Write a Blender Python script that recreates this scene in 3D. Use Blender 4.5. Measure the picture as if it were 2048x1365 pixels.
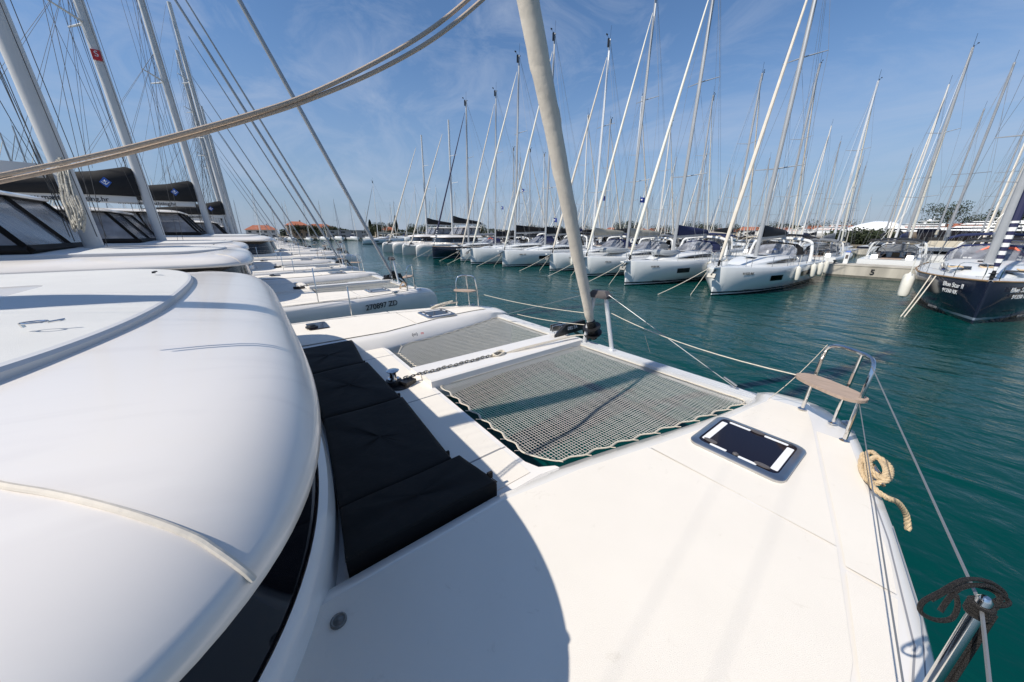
import bpy, math, random
from mathutils import Vector, Matrix
rnd = random.Random(7)
PI = math.pi
R = math.radians
sc = bpy.context.scene
for o in list(bpy.data.objects): bpy.data.objects.remove(o)

# ------------------------------------------------------------------ camera, sky, sun, exposure
CAMH, YAW, PITCH, FPX = 3.4, 52.5, 18.2, 660.0
cam = bpy.data.objects.new('camera', bpy.data.cameras.new('camera'))
sc.collection.objects.link(cam)
cam.data.sensor_width = 36.0
cam.data.lens = FPX / 2048 * 36
cam.data.clip_start = 0.02
cam.data.clip_end = 6000
cam.location = (0, 0, CAMH)
cam.rotation_euler = (R(90 - PITCH), 0, R(YAW))
sc.camera = cam

SUN_EL, TO_SUN = 47.0, (-0.155, -0.988)
w = bpy.data.worlds.new('World'); sc.world = w; w.use_nodes = True
nt = w.node_tree; nt.nodes.clear()
N = lambda t: nt.nodes.new(t)
out = N('ShaderNodeOutputWorld'); bg = N('ShaderNodeBackground'); sky = N('ShaderNodeTexSky')
sky.sky_type = 'NISHITA'; sky.sun_disc = False
sky.sun_elevation = R(SUN_EL)
sky.sun_rotation = math.atan2(TO_SUN[0], TO_SUN[1])
sky.air_density = 1.0; sky.dust_density = 0.15; sky.ozone_density = 5.0; sky.altitude = 0
tc = N('ShaderNodeTexCoord'); mp = N('ShaderNodeMapping')
mp.inputs['Rotation'].default_value = (R(12), R(-18), R(35)); mp.inputs['Scale'].default_value = (1.2, 3.6, 6.0)
nz = N('ShaderNodeTexNoise'); nz.inputs['Scale'].default_value = 1.5; nz.inputs['Detail'].default_value = 11; nz.inputs['Roughness'].default_value = .66; nz.inputs['Distortion'].default_value = .9
cr = N('ShaderNodeValToRGB'); cr.color_ramp.elements[0].position = .44; cr.color_ramp.elements[1].position = .76
cr.color_ramp.elements[1].color = (.42, .42, .42, 1)
mx = N('ShaderNodeMix'); mx.data_type = 'RGBA'
mx.inputs[7].default_value = (4.2, 4.8, 6.0, 1)
L = nt.links.new
L(tc.outputs['Generated'], mp.inputs[0]); L(mp.outputs[0], nz.inputs['Vector']); L(nz.outputs['Fac'], cr.inputs[0])
sp3 = N('ShaderNodeSeparateXYZ'); L(tc.outputs['Generated'], sp3.inputs[0])
hz_ = N('ShaderNodeMapRange'); hz_.interpolation_type = 'SMOOTHSTEP'; hz_.inputs[1].default_value = -.02; hz_.inputs[2].default_value = .42; hz_.inputs[3].default_value = .85; hz_.inputs[4].default_value = 0.0
L(sp3.outputs[2], hz_.inputs[0]); hm = N('ShaderNodeMix'); hm.data_type = 'RGBA'; hm.inputs[7].default_value = (2.2, 2.9, 4.15, 1)
hs = N('ShaderNodeHueSaturation'); hs.inputs['Saturation'].default_value = 1.06; hs.inputs['Value'].default_value = 1.06; L(sky.outputs[0], hs.inputs['Color'])
L(hz_.outputs[0], hm.inputs[0]); L(hs.outputs[0], hm.inputs[6])
L(cr.outputs[0], mx.inputs[0]); L(hm.outputs[2], mx.inputs[6]); L(mx.outputs[2], bg.inputs[0]); L(bg.outputs[0], out.inputs[0])
bg.inputs[1].default_value = 0.103

sl = bpy.data.lights.new('sun', 'SUN'); sl.energy = 4.3; sl.angle = R(0.5); sl.color = (1, .935, .835)
so = bpy.data.objects.new('sun', sl); sc.collection.objects.link(so)
d = Vector((TO_SUN[0] * math.cos(R(SUN_EL)), TO_SUN[1] * math.cos(R(SUN_EL)), math.sin(R(SUN_EL))))
so.rotation_euler = d.to_track_quat('Z', 'Y').to_euler(); so.location = (0, 0, 60)
sc.view_settings.view_transform = 'Standard'; sc.view_settings.look = 'None'
sc.view_settings.exposure = 0.25; sc.view_settings.gamma = 1.0; sc.view_settings.use_curve_mapping = False

# ------------------------------------------------------------------ camera maths (used only to skip far things that are out of frame)
_cp, _sp = math.cos(R(PITCH)), math.sin(R(PITCH)); _s, _c = math.sin(R(YAW)), math.cos(R(YAW))
def proj(X, Y, Z):
    dd = -X * _s + Y * _c; r = X * _c + Y * _s; Z = Z - CAMH
    ww = dd * _cp - Z * _sp
    if ww < .05: return None
    return 1024 + FPX * r / ww, 682.5 - FPX * (dd * _sp + Z * _cp) / ww
def at(px, py, z):
    u = (px - 1024) / FPX; v = (682.5 - py) / FPX
    rx, ry, rz = u, _cp + v * _sp, -_sp + v * _cp
    t = (z - CAMH) / rz; x, y = rx * t, ry * t
    return Vector((x * _c - y * _s, x * _s + y * _c, z))
def along(px, py, dist):
    u = (px - 1024) / FPX; v = (682.5 - py) / FPX
    ry, rz = _cp + v * _sp, -_sp + v * _cp
    return Vector(((u * _c - ry * _s) * dist, (u * _s + ry * _c) * dist, CAMH + rz * dist))

# ------------------------------------------------------------------ materials
M = {}
def mat(name, col, rough=.5, metal=0, coat=0, var=0, vscale=6, bump=0, bscale=60, alpha=1, spec=.5, stretch=None):
    m = bpy.data.materials.new(name); m.use_nodes = True; t = m.node_tree; b = t.nodes['Principled BSDF']
    b.inputs['Base Color'].default_value = (*col, 1); b.inputs['Roughness'].default_value = rough
    b.inputs['Metallic'].default_value = metal; b.inputs['Coat Weight'].default_value = coat; b.inputs['Coat Roughness'].default_value = .08
    b.inputs['Specular IOR Level'].default_value = spec
    b.inputs['Alpha'].default_value = alpha
    tcn = t.nodes.new('ShaderNodeTexCoord'); vec = tcn.outputs['Object']
    if stretch:
        mpn = t.nodes.new('ShaderNodeMapping'); mpn.inputs['Scale'].default_value = stretch; t.links.new(vec, mpn.inputs[0]); vec = mpn.outputs[0]
    if var:
        n = t.nodes.new('ShaderNodeTexNoise'); n.inputs['Scale'].default_value = vscale; n.inputs['Detail'].default_value = 6
        t.links.new(vec, n.inputs['Vector'])
        rp = t.nodes.new('ShaderNodeValToRGB'); rp.color_ramp.elements[0].position = .3; rp.color_ramp.elements[1].position = .7
        rp.color_ramp.elements[0].color = (*[c * (1 - var) for c in col], 1); rp.color_ramp.elements[1].color = (*[min(1, c * (1 + var * .6)) for c in col], 1)
        t.links.new(n.outputs['Fac'], rp.inputs[0]); t.links.new(rp.outputs[0], b.inputs['Base Color'])
    if bump:
        n2 = t.nodes.new('ShaderNodeTexNoise'); n2.inputs['Scale'].default_value = bscale; n2.inputs['Detail'].default_value = 3
        t.links.new(vec, n2.inputs['Vector'])
        bn = t.nodes.new('ShaderNodeBump'); bn.inputs['Strength'].default_value = bump; bn.inputs['Distance'].default_value = .01
        t.links.new(n2.outputs['Fac'], bn.inputs['Height']); t.links.new(bn.outputs[0], b.inputs['Normal'])
    M[name] = m; return m
mat('gelcoat', (.79, .755, .705), .22, coat=.5, var=.03, vscale=2.5)
mat('gelcoat_far', (.74, .75, .74), .3, coat=.2, var=.05, vscale=1.2)
mat('cream_deck', (.80, .745, .66), .6, var=.02, vscale=3, bump=.35, bscale=420)
mat('grey_nonskid', (.66, .655, .63), .6, var=.04, vscale=3, bump=.35, bscale=420)
mat('seam', (.60, .60, .60), .5)
mat('groove', (.25, .25, .26), .6)
mat('navy_hull', (.006, .008, .018), .12, coat=.6, var=.15, vscale=2)
mat('black_fabric', (.0155, .0125, .0105), .8, var=.35, vscale=3.5, bump=.8, bscale=9, spec=.35)
mat('charcoal_canvas', (.008, .008, .009), .8, var=.3, vscale=5, bump=.4, bscale=12)
mat('navy_canvas', (.01, .016, .07), .8, var=.2, vscale=5)
mat('grey_canvas', (.17, .18, .19), .8, var=.15, vscale=3)
mat('beige_canvas', (.42, .38, .30), .8, var=.12, vscale=3)
mat('tent_white', (.8, .82, .84), .5, var=.05, bump=.6, bscale=3)
mat('black_glass', (.006, .006, .008), .05, coat=.3)
mat('smoked_acrylic', (.010, .008, .014), .08, coat=.1, spec=.3)
mat('black_plastic', (.012, .012, .013), .4)
mat('grey_plastic', (.10, .09, .09), .5, bump=.2)
mat('vinyl', (.26, .27, .30), .12, coat=.4, var=.45, vscale=2.2, bump=.9, bscale=5, alpha=.72)
mat('chrome', (.72, .71, .69), .12, metal=1)
mat('steel', (.55, .55, .55), .3, metal=1, var=.1)
mat('galvanised', (.23, .225, .21), .5, metal=.7, var=.3, vscale=30)
mat('aluminium', (.72, .73, .74), .38, metal=.35, var=.05, vscale=3)
mat('mast_grey', (.40, .41, .42), .42, metal=.35, var=.08, vscale=1.5)
mat('mast_white', (.60, .60, .59), .4, var=.05, vscale=1.5)
mat('mast_dark', (.12, .12, .125), .5, var=.1)
mat('wire', (.28, .285, .29), .4, metal=.5)
mat('wire_dark', (.03, .03, .032), .6)
mat('sail_white', (.74, .71, .62), .75, var=.06, vscale=2)
mat('sail_cream', (.66, .60, .51), .8, var=.10, vscale=3, bump=.5, bscale=14)
mat('sail_navy', (.012, .015, .06), .7)
mat('rope_tan', (.50, .36, .23), .85, var=.25, vscale=60, bump=.8, bscale=160)
mat('rope_braid', (.56, .44, .34), .85, var=.18, vscale=140, bump=.5, bscale=420)
mat('rope_gold', (.62, .47, .29), .85, var=.15, vscale=60, bump=.7, bscale=200)
mat('rope_white', (.66, .60, .50), .85, var=.15, vscale=60, bump=.6, bscale=200)
mat('rope_grey', (.46, .44, .38), .9, var=.5, vscale=30, bump=.8, bscale=90)
mat('rope_black', (.012, .010, .009), .6, var=.5, vscale=150, bump=.9, bscale=300)
mat('net_white', (.56, .545, .50), .8)
mat('teak', (.40, .30, .235), .65, var=.2, vscale=6, stretch=(1, 12, 1), bump=.3, bscale=80)
mat('teak_rail', (.30, .19, .10), .6, var=.2)
mat('fender', (.72, .70, .62), .4, var=.06)
mat('concrete', (.45, .42, .36), .85, var=.28, vscale=1.1, bump=.6, bscale=12, stretch=(1.6, 1, .35))
mat('concrete_dark', (.12, .12, .10), .7, var=.3)
mat('red', (.55, .03, .03), .5)
mat('blue_logo', (.02, .09, .38), .5)
mat('flag_blue', (.02, .05, .26), .7)
mat('white_mark', (.8, .8, .8), .5)
mat('black_mark', (.012, .012, .014), .45)
mat('grey_mark', (.2, .2, .21), .5)
mat('orange_float', (.75, .12, .05), .5)
mat('yellow', (.6, .5, .03), .6)
mat('roof_tile', (.36, .12, .065), .85, var=.2, vscale=.8, bump=.5, bscale=4)
mat('wall_cream', (.52, .45, .35), .9, var=.1, vscale=.5)
mat('wall_white', (.66, .64, .60), .9, var=.08, vscale=.5)
mat('wall_grey', (.36, .36, .35), .9, var=.1, vscale=.5)
mat('wall_ochre', (.45, .33, .22), .9, var=.1, vscale=.5)
mat('win_dark', (.04, .045, .05), .2)
mat('leaf', (.028, .040, .016), .9, var=.5, vscale=.9)
mat('leaf_dark', (.014, .026, .012), .9, var=.4, vscale=.9)
mat('bark', (.12, .08, .05), .9)
mat('land', (.20, .17, .12), .95, var=.3, vscale=.06)
mat('yacht_taupe', (.30, .25, .20), .3, coat=.3)
mat('water_grey', (.32, .34, .35), .4)
mat('teal_light', (.30, .36, .37), .3)

def striped_hull(name, col, antifoul=(.01, .011, .013), stripe=(.02, .025, .04)):
    m = mat(name, col, .17, coat=.5); t = m.node_tree; b = t.nodes['Principled BSDF']
    tcn = t.nodes.new('ShaderNodeTexCoord'); sx = t.nodes.new('ShaderNodeSeparateXYZ'); t.links.new(tcn.outputs['Object'], sx.inputs[0])
    rp = t.nodes.new('ShaderNodeValToRGB'); rp.color_ramp.interpolation = 'CONSTANT'; e = rp.color_ramp.elements
    mr = t.nodes.new('ShaderNodeMapRange'); mr.inputs[1].default_value = -1; mr.inputs[2].default_value = 3; t.links.new(sx.outputs[2], mr.inputs[0])
    e[0].position = 0; e[0].color = (*antifoul, 1); e[1].position = (1.05) / 4; e[1].color = (*col, 1)
    for z, c in ((.13, stripe), (.22, col), ):
        q = e.new((z + 1) / 4); q.color = (*c, 1)
    t.links.new(mr.outputs[0], rp.inputs[0]); t.links.new(rp.outputs[0], b.inputs['Base Color'])
striped_hull('white_hull', (.72, .73, .72)); striped_hull('navy_striped', (.006, .009, .022), antifoul=(.01, .012, .02), stripe=(.16, .2, .25))
# water: real depth colour from the base, sky from the reflection
m = mat('sea', (.0001, .043, .040), .03, spec=.22); t = m.node_tree; b = t.nodes['Principled BSDF']; b.inputs['IOR'].default_value = 1.33
tcn = t.nodes.new('ShaderNodeTexCoord'); prev = None
for scl, rot, st, dist, det in (((.7, 1.2, 1), 20, .8, .11, 3), ((2.8, 4.0, 1), -12, .9, .035, 4), ((9, 12, 1), 40, .7, .009, 3)):
    mpn = t.nodes.new('ShaderNodeMapping'); mpn.inputs['Scale'].default_value = scl; mpn.inputs['Rotation'].default_value = (0, 0, R(rot))
    n = t.nodes.new('ShaderNodeTexNoise'); n.inputs['Scale'].default_value = 1; n.inputs['Detail'].default_value = det; n.inputs['Distortion'].default_value = .5
    bn = t.nodes.new('ShaderNodeBump'); bn.inputs['Strength'].default_value = st; bn.inputs['Distance'].default_value = dist
    t.links.new(tcn.outputs['Object'], mpn.inputs[0]); t.links.new(mpn.outputs[0], n.inputs['Vector']); t.links.new(n.outputs['Fac'], bn.inputs['Height'])
    if prev: t.links.new(prev.outputs[0], bn.inputs['Normal'])
    prev = bn
t.links.new(prev.outputs[0], b.inputs['Normal'])
big = t.nodes.new('ShaderNodeTexNoise'); big.inputs['Scale'].default_value = .07; big.inputs['Detail'].default_value = 3; t.links.new(tcn.outputs['Object'], big.inputs['Vector'])
bm_ = t.nodes.new('ShaderNodeMapRange'); bm_.inputs[1].default_value = .38; bm_.inputs[2].default_value = .62; bm_.inputs[3].default_value = .22; bm_.inputs[4].default_value = 1.0; t.links.new(big.outputs['Fac'], bm_.inputs[0])
for nd in t.nodes:
    if nd.type == 'BUMP' and nd.inputs['Distance'].default_value < .1: t.links.new(bm_.outputs[0], nd.inputs['Strength'])
# rain streaks and dust on the coach roof gelcoat
# faint grime, scuffs and traffic marks on the cream deck
m = M['cream_deck']; t = m.node_tree; b = t.nodes['Principled BSDF']; src = b.inputs['Base Color'].links[0].from_socket
tcn = t.nodes.new('ShaderNodeTexCoord'); n = t.nodes.new('ShaderNodeTexNoise'); n.inputs['Scale'].default_value = 5.5; n.inputs['Detail'].default_value = 12; n.inputs['Roughness'].default_value = .75; n.inputs['Distortion'].default_value = 1.5
rp = t.nodes.new('ShaderNodeValToRGB'); rp.color_ramp.elements[0].position = .26; rp.color_ramp.elements[0].color = (.78, .76, .72, 1); rp.color_ramp.elements[1].position = .40; rp.color_ramp.elements[1].color = (1, 1, 1, 1)
mm = t.nodes.new('ShaderNodeMix'); mm.data_type = 'RGBA'; mm.blend_type = 'MULTIPLY'; mm.inputs[0].default_value = .8
t.links.new(tcn.outputs['Object'], n.inputs['Vector']); t.links.new(n.outputs['Fac'], rp.inputs[0]); t.links.new(src, mm.inputs[6]); t.links.new(rp.outputs[0], mm.inputs[7]); t.links.new(mm.outputs[2], b.inputs['Base Color'])
# navy sail with white bands low down
m = mat('sail_striped', (.012, .015, .06), .7); t = m.node_tree; b = t.nodes['Principled BSDF']; tcn = t.nodes.new('ShaderNodeTexCoord'); sx = t.nodes.new('ShaderNodeSeparateXYZ'); wv = t.nodes.new('ShaderNodeTexWave'); wv.bands_direction = 'Z'; wv.inputs['Scale'].default_value = 1.15; wv.inputs['Distortion'].default_value = .4
lt = t.nodes.new('ShaderNodeMath'); lt.operation = 'LESS_THAN'; lt.inputs[1].default_value = 3.7; gt = t.nodes.new('ShaderNodeMath'); gt.operation = 'GREATER_THAN'; gt.inputs[1].default_value = .5; ml = t.nodes.new('ShaderNodeMath'); ml.operation = 'MULTIPLY'
mm = t.nodes.new('ShaderNodeMix'); mm.data_type = 'RGBA'; mm.inputs[6].default_value = (.012, .015, .06, 1); mm.inputs[7].default_value = (.7, .7, .68, 1)
t.links.new(tcn.outputs['Object'], sx.inputs[0]); t.links.new(tcn.outputs['Object'], wv.inputs['Vector']); t.links.new(sx.outputs[2], lt.inputs[0]); t.links.new(wv.outputs['Fac'], gt.inputs[0]); t.links.new(lt.outputs[0], ml.inputs[0]); t.links.new(gt.outputs[0], ml.inputs[1]); t.links.new(ml.outputs[0], mm.inputs[0]); t.links.new(mm.outputs[2], b.inputs['Base Color'])
m = mat('roof_gelcoat', (.70, .70, .71), .26, coat=.3); t = m.node_tree; b = t.nodes['Principled BSDF']
tcn = t.nodes.new('ShaderNodeTexCoord'); mpn = t.nodes.new('ShaderNodeMapping'); mpn.inputs['Scale'].default_value = (1.6, .35, .3); mpn.inputs['Rotation'].default_value = (0, 0, R(8))
n = t.nodes.new('ShaderNodeTexNoise'); n.inputs['Scale'].default_value = 2.2; n.inputs['Detail'].default_value = 8; n.inputs['Distortion'].default_value = 1.2
rp = t.nodes.new('ShaderNodeValToRGB'); rp.color_ramp.elements[0].position = .38; rp.color_ramp.elements[0].color = (.73, .69, .65, 1); rp.color_ramp.elements[1].position = .50; rp.color_ramp.elements[1].color = (.765, .725, .68, 1)
t.links.new(tcn.outputs['Object'], mpn.inputs[0]); t.links.new(mpn.outputs[0], n.inputs['Vector']); t.links.new(n.outputs['Fac'], rp.inputs[0]); t.links.new(rp.outputs[0], b.inputs['Base Color'])

# ------------------------------------------------------------------ mesh helpers
def interp(pts, v):
    if v <= pts[0][0]: return pts[0][1]
    for (a, b_), (c, d_) in zip(pts, pts[1:]):
        if v <= c: return b_ + (d_ - b_) * (v - a) / (c - a)
    return pts[-1][1]
class MB:
    def __init__(s): s.v = []; s.f = []
    def add(s, vs, fs):
        k = len(s.v); s.v += [tuple(p) for p in vs]; s.f += [tuple(i + k for i in f) for f in fs]; return s
    def box(s, c, sz, rz=0, rx=0, ry=0, top=1.0):
        hx, hy, hz = sz[0] / 2, sz[1] / 2, sz[2] / 2
        mt = Matrix.Translation(c) @ Matrix.Rotation(rz, 4, 'Z') @ Matrix.Rotation(ry, 4, 'Y') @ Matrix.Rotation(rx, 4, 'X')
        vs = [mt @ Vector((x * (top if z > 0 else 1), y * (top if z > 0 else 1), z)) for z in (-hz, hz) for x, y in ((-hx, -hy), (hx, -hy), (hx, hy), (-hx, hy))]
        return s.add(vs, [(3, 2, 1, 0), (4, 5, 6, 7), (0, 1, 5, 4), (1, 2, 6, 5), (2, 3, 7, 6), (3, 0, 4, 7)])
    def tube(s, pts, r, n=6, closed=False, r2=None, caps=True):
        pts = [Vector(p) for p in pts]; m_ = len(pts)
        rs = r if isinstance(r, (list, tuple)) else [r] * m_
        tang = []
        for i in range(m_):
            a = pts[(i - 1) % m_] if (closed or i > 0) else pts[i]; b_ = pts[(i + 1) % m_] if (closed or i < m_ - 1) else pts[i]
            tv = b_ - a; tang.append(tv.normalized() if tv.length > 1e-9 else Vector((0, 0, 1)))
        up = Vector((0, 0, 1)) if abs(tang[0].z) < .9 else Vector((0, 1, 0))
        u = tang[0].cross(up).normalized(); vs = []
        for i in range(m_):
            u = (u - tang[i] * u.dot(tang[i])); u = u.normalized() if u.length > 1e-9 else tang[i].orthogonal().normalized()
            v_ = tang[i].cross(u)
            for k in range(n):
                a = 2 * PI * k / n; vs.append(pts[i] + u * math.cos(a) * rs[i] + v_ * math.sin(a) * (rs[i] if r2 is None else r2[i] if isinstance(r2, (list, tuple)) else r2))
        fs = []
        for i in range(m_ if closed else m_ - 1):
            j = (i + 1) % m_
            for k in range(n): fs.append((i * n + k, i * n + (k + 1) % n, j * n + (k + 1) % n, j * n + k))
        if caps and not closed: fs += [tuple(range(n))[::-1], tuple((m_ - 1) * n + k for k in range(n))]
        return s.add(vs, fs)
    def loft(s, rings, closed=True, cap0=True, cap1=True):
        n = len(rings[0]); vs = [p for r in rings for p in r]; fs = []
        for i in range(len(rings) - 1):
            for k in range(n if closed else n - 1):
                k2 = (k + 1) % n; fs.append((i * n + k, i * n + k2, (i + 1) * n + k2, (i + 1) * n + k))
        if cap0: fs.append(tuple(range(n))[::-1])
        if cap1: fs.append(tuple((len(rings) - 1) * n + k for k in range(n)))
        return s.add(vs, fs)
    def lathe(s, c, prof, n=20, axis='Z'):
        rings = []
        for r, z in prof:
            ring = []
            for k in range(n):
                a = 2 * PI * k / n; x, y = r * math.cos(a), r * math.sin(a)
                p = (x, y, z) if axis == 'Z' else (x, z, y) if axis == 'Y' else (z, x, y)
                ring.append((c[0] + p[0], c[1] + p[1], c[2] + p[2]))
            rings.append(ring)
        return s.loft(rings)
    def prism(s, poly, z0, z1):
        return s.loft([[(x, y, z0) for x, y in poly], [(x, y, z1) for x, y in poly]])
    def quad(s, a, b_, c, d_): return s.add([a, b_, c, d_], [(0, 1, 2, 3)])
    def build(s, name, m_, parent=None, smooth=35, fix=True):
        me = bpy.data.meshes.new(name); me.from_pydata(s.v, [], s.f); me.materials.append(M[m_] if isinstance(m_, str) else m_)
        if fix:
            import bmesh
            bm = bmesh.new(); bm.from_mesh(me); bmesh.ops.recalc_face_normals(bm, faces=bm.faces); bm.to_mesh(me); bm.free()
        if smooth:
            me.polygons.foreach_set('use_smooth', [True] * len(me.polygons)); me.set_sharp_from_angle(angle=R(smooth))
        o = bpy.data.objects.new(name, me); sc.collection.objects.link(o)
        if parent: o.parent = parent
        return o
def rot_twist(pts, r, strands=3, pitch=.06, n=5, res=10):
    """several tubes laid round each other along a path (laid rope)"""
    P_ = smooth_path(pts, res); mb = MB(); sr = r * .56; acc = 0; rows = []; u = None
    for i, p in enumerate(P_):
        a = P_[max(0, i - 1)]; b_ = P_[min(len(P_) - 1, i + 1)]; tg = (b_ - a).normalized()
        if u is None: u = tg.orthogonal().normalized()
        u = (u - tg * u.dot(tg)).normalized(); v_ = tg.cross(u)
        if i: acc += (P_[i] - P_[i - 1]).length
        rows.append((p, u.copy(), v_, acc))
    for k in range(strands):
        mb.tube([p + (uu * math.cos(ac / pitch * 2 * PI + k * 2 * PI / strands) + vv * math.sin(ac / pitch * 2 * PI + k * 2 * PI / strands)) * r * .5 for p, uu, vv, ac in rows], sr, n)
    return mb
def smooth_path(pts, res=8, closed=False):
    pts = [Vector(p) for p in pts]; out_ = []; m_ = len(pts)
    for i in range(m_ if closed else m_ - 1):
        if closed: p0, p1, p2, p3 = pts[i - 1], pts[i], pts[(i + 1) % m_], pts[(i + 2) % m_]
        else: p0, p1, p2, p3 = pts[max(0, i - 1)], pts[i], pts[i + 1], pts[min(m_ - 1, i + 2)]
        for k in range(res):
            t_ = k / res
            out_.append(.5 * ((2 * p1) + (-p0 + p2) * t_ + (2 * p0 - 5 * p1 + 4 * p2 - p3) * t_ * t_ + (-p0 + 3 * p1 - 3 * p2 + p3) * t_ ** 3))
    if not closed: out_.append(pts[-1])
    return out_
def sag(a, b_, s, n=10):
    a, b_ = Vector(a), Vector(b_); return [a.lerp(b_, i / n) - Vector((0, 0, s * 4 * (i / n) * (1 - i / n))) for i in range(n + 1)]
def tag(o, label, cat, group=None):
    o['label'] = label; o['category'] = cat
    if group: o['group'] = group
    return o
def kind(o, k='structure'): o['kind'] = k; return o
def thing(name, label, cat, loc=(0, 0, 0), rz=0, group=None):
    o = bpy.data.objects.new(name, None); sc.collection.objects.link(o); o.location = loc; o.rotation_euler = (0, 0, rz)
    return tag(o, label, cat, group)
KIDS = {}
def kids(o): return [c for c in bpy.data.objects if c.parent == o]
def copy_tree(o, cache={}, parent=None, skip=()):
    key = o.name
    if key not in cache: cache[key] = kids(o)
    c = o.copy(); sc.collection.objects.link(c)
    if parent: c.parent = parent
    for ch in cache[key]:
        if ch.name.split('.')[0] not in skip: copy_tree(ch, cache, c, skip)
    return c
def text(name, body, size, m_, loc, rot, parent=None, ext=.002, align='CENTER', bold=0, shear=0):
    cu = bpy.data.curves.new('t', 'FONT'); cu.body = body; cu.size = size; cu.extrude = ext; cu.align_x = align; cu.align_y = 'CENTER'; cu.offset = bold; cu.shear = shear
    to = bpy.data.objects.new('t', cu); sc.collection.objects.link(to)
    dg = bpy.context.evaluated_depsgraph_get(); me = bpy.data.meshes.new_from_object(to.evaluated_get(dg)); me.name = name
    bpy.data.objects.remove(to); me.materials.clear(); me.materials.append(M[m_])
    o = bpy.data.objects.new(name, me); sc.collection.objects.link(o)
    if isinstance(rot, Matrix): o.matrix_local = Matrix.Translation(loc) @ rot
    else: o.location = loc; o.rotation_euler = rot
    if parent: o.parent = parent
    return o
def frame_rot(xdir, ydir):
    x = Vector(xdir).normalized(); y = Vector(ydir); y = (y - x * y.dot(x)).normalized(); z = x.cross(y)
    return Matrix((x, y, z)).transposed().to_4x4()
def arc(c, r, a0, a1, n, plane='XY'):
    res = []
    for i in range(n + 1):
        a = a0 + (a1 - a0) * i / n; res.append((c[0] + r * math.cos(a), c[1] + r * math.sin(a)))
    return res
def rrect(cx, cy, w_, h_, r, n=5):
    p = []
    for sx, sy, a in ((1, 1, 0), (-1, 1, PI / 2), (-1, -1, PI), (1, -1, 1.5 * PI)):
        p += [(cx + sx * (w_ / 2 - r) + r * math.cos(a + PI / 2 * i / n), cy + sy * (h_ / 2 - r) + r * math.sin(a + PI / 2 * i / n)) for i in range(n + 1)]
    return p

# ================================================================== SETTING
kind(MB().quad((-3000, -3000, 0), (3000, -3000, 0), (3000, 3000, 0), (-3000, 3000, 0)).build('water', 'sea', smooth=0))
seabed = MB().quad((-3000, -3000, -6), (3000, -3000, -6), (3000, 3000, -6), (-3000, 3000, -6)).build('ground', 'land', smooth=0); kind(seabed)
lb = MB().prism([(-900, -600), (-178, -600), (-178, 130), (-230, 235), (-60, 235), (-20, 92), (400, 92), (900, 1500), (-900, 1500)], -3, .95)
kind(lb.build('land', 'land', smooth=0))

# ================================================================== CATAMARAN (local: centreline x=0, bow towards +y, water z=0)
CO = [(-8, 3.7), (-6, 3.9), (0, 3.95), (1.85, 3.91), (2.35, 3.82), (2.96, 3.66), (3.98, 3.38), (4.3, 3.2), (4.55, 3.02), (4.7, 2.9), (4.78, 2.82)]
CI = [(-8, 2.1), (1.6, 2.1), (3.04, 2.52), (3.98, 2.62), (4.3, 2.6), (4.55, 2.64), (4.7, 2.7), (4.78, 2.76)]
CIP = CI; CIS = [(-8, 2.1), (1.2, 2.1), (1.6, 2.2), (2.39, 2.4), (3.12, 2.56), (3.98, 2.68), (4.3, 2.6), (4.55, 2.64), (4.7, 2.70), (4.78, 2.76)]
CN = [(-8, 1.9), (1.54, 1.9), (2.39, 2.09), (3.12, 2.28), (4.02, 2.48), (4.3, 2.5), (4.55, 2.58), (4.7, 2.66), (4.78, 2.74)]
CZ = [(-8, 1.2), (-7.6, 1.25), (-6.8, 1.7), (-6, 1.75), (3.7, 1.75), (4.1, 1.735), (4.4, 1.69), (4.6, 1.58), (4.72, 1.44), (4.78, 1.25)]
def cat_ring(y, s):
    CI = CIS if s > 0 else CIP
    O, I, Nn, z = interp(CO, y), interp(CI, y), interp(CN, y), interp(CZ, y)
    wl = .55 * max(.06, min(1, (4.8 - y) / 3.2 + .04)); xc = 2.85; nw = Nn if y > 1.5 else 1.9
    k = min(1, (4.8 - y) / .25) if y > 4.55 else 1
    p = [(nw, z - .22), (nw + .015 * k, z - .18), (I - .09 * k, z - .045), (I + .0 * k, z - .008), (I + .08 * k, z), ((I + O) / 2, z + .012), (O - .12 * k, z + .002), (O - .04 * k, z - .03), (O, z - .11), (O - .02 * k, z - .5), (max(xc + wl, O - .35 * k), .55), (xc + wl, .05), (xc + wl * .5, -.45), (xc - wl * .5, -.45), (xc - wl, .05), (min(xc - wl, nw + .15 * k), .6), (nw + .02, z - .55)]
    return [(x * s, y, zz) for x, zz in p]
RA, RB, RC, RN = 3.04, 1.55, -1.4, 5.0
def roof_outline(a=RA, b=RB, n=RN, yc=RC, yb=-6.6, m_=64):
    pts = [(-a, yb), (-a, (yb + yc) / 2)]
    for i in range(m_ + 1):
        t_ = PI - PI * i / m_; c_, s_ = math.cos(t_), math.sin(t_)
        pts.append((a * math.copysign(abs(c_) ** (2 / n), c_), yc + b * abs(s_) ** (2 / n)))
    return pts + [(a, (yb + yc) / 2), (a, yb)]
def shrink(pts, k, yc=RC): return [(x * k, yc + (y - yc) * k if y > yc else y) for x, y in pts]
def roof_z(k): return 2.72 + .15 * (1 - math.exp(-(1 - k) / .05)) + .20 * (1 - k) ** .85
def roof_k(x, y):
    q = abs(x / RA) ** RN + (max(0, (y - RC) / RB)) ** RN; return q ** (1 / RN)
def mirror(f):
    for s in (1, -1): f(s)

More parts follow.
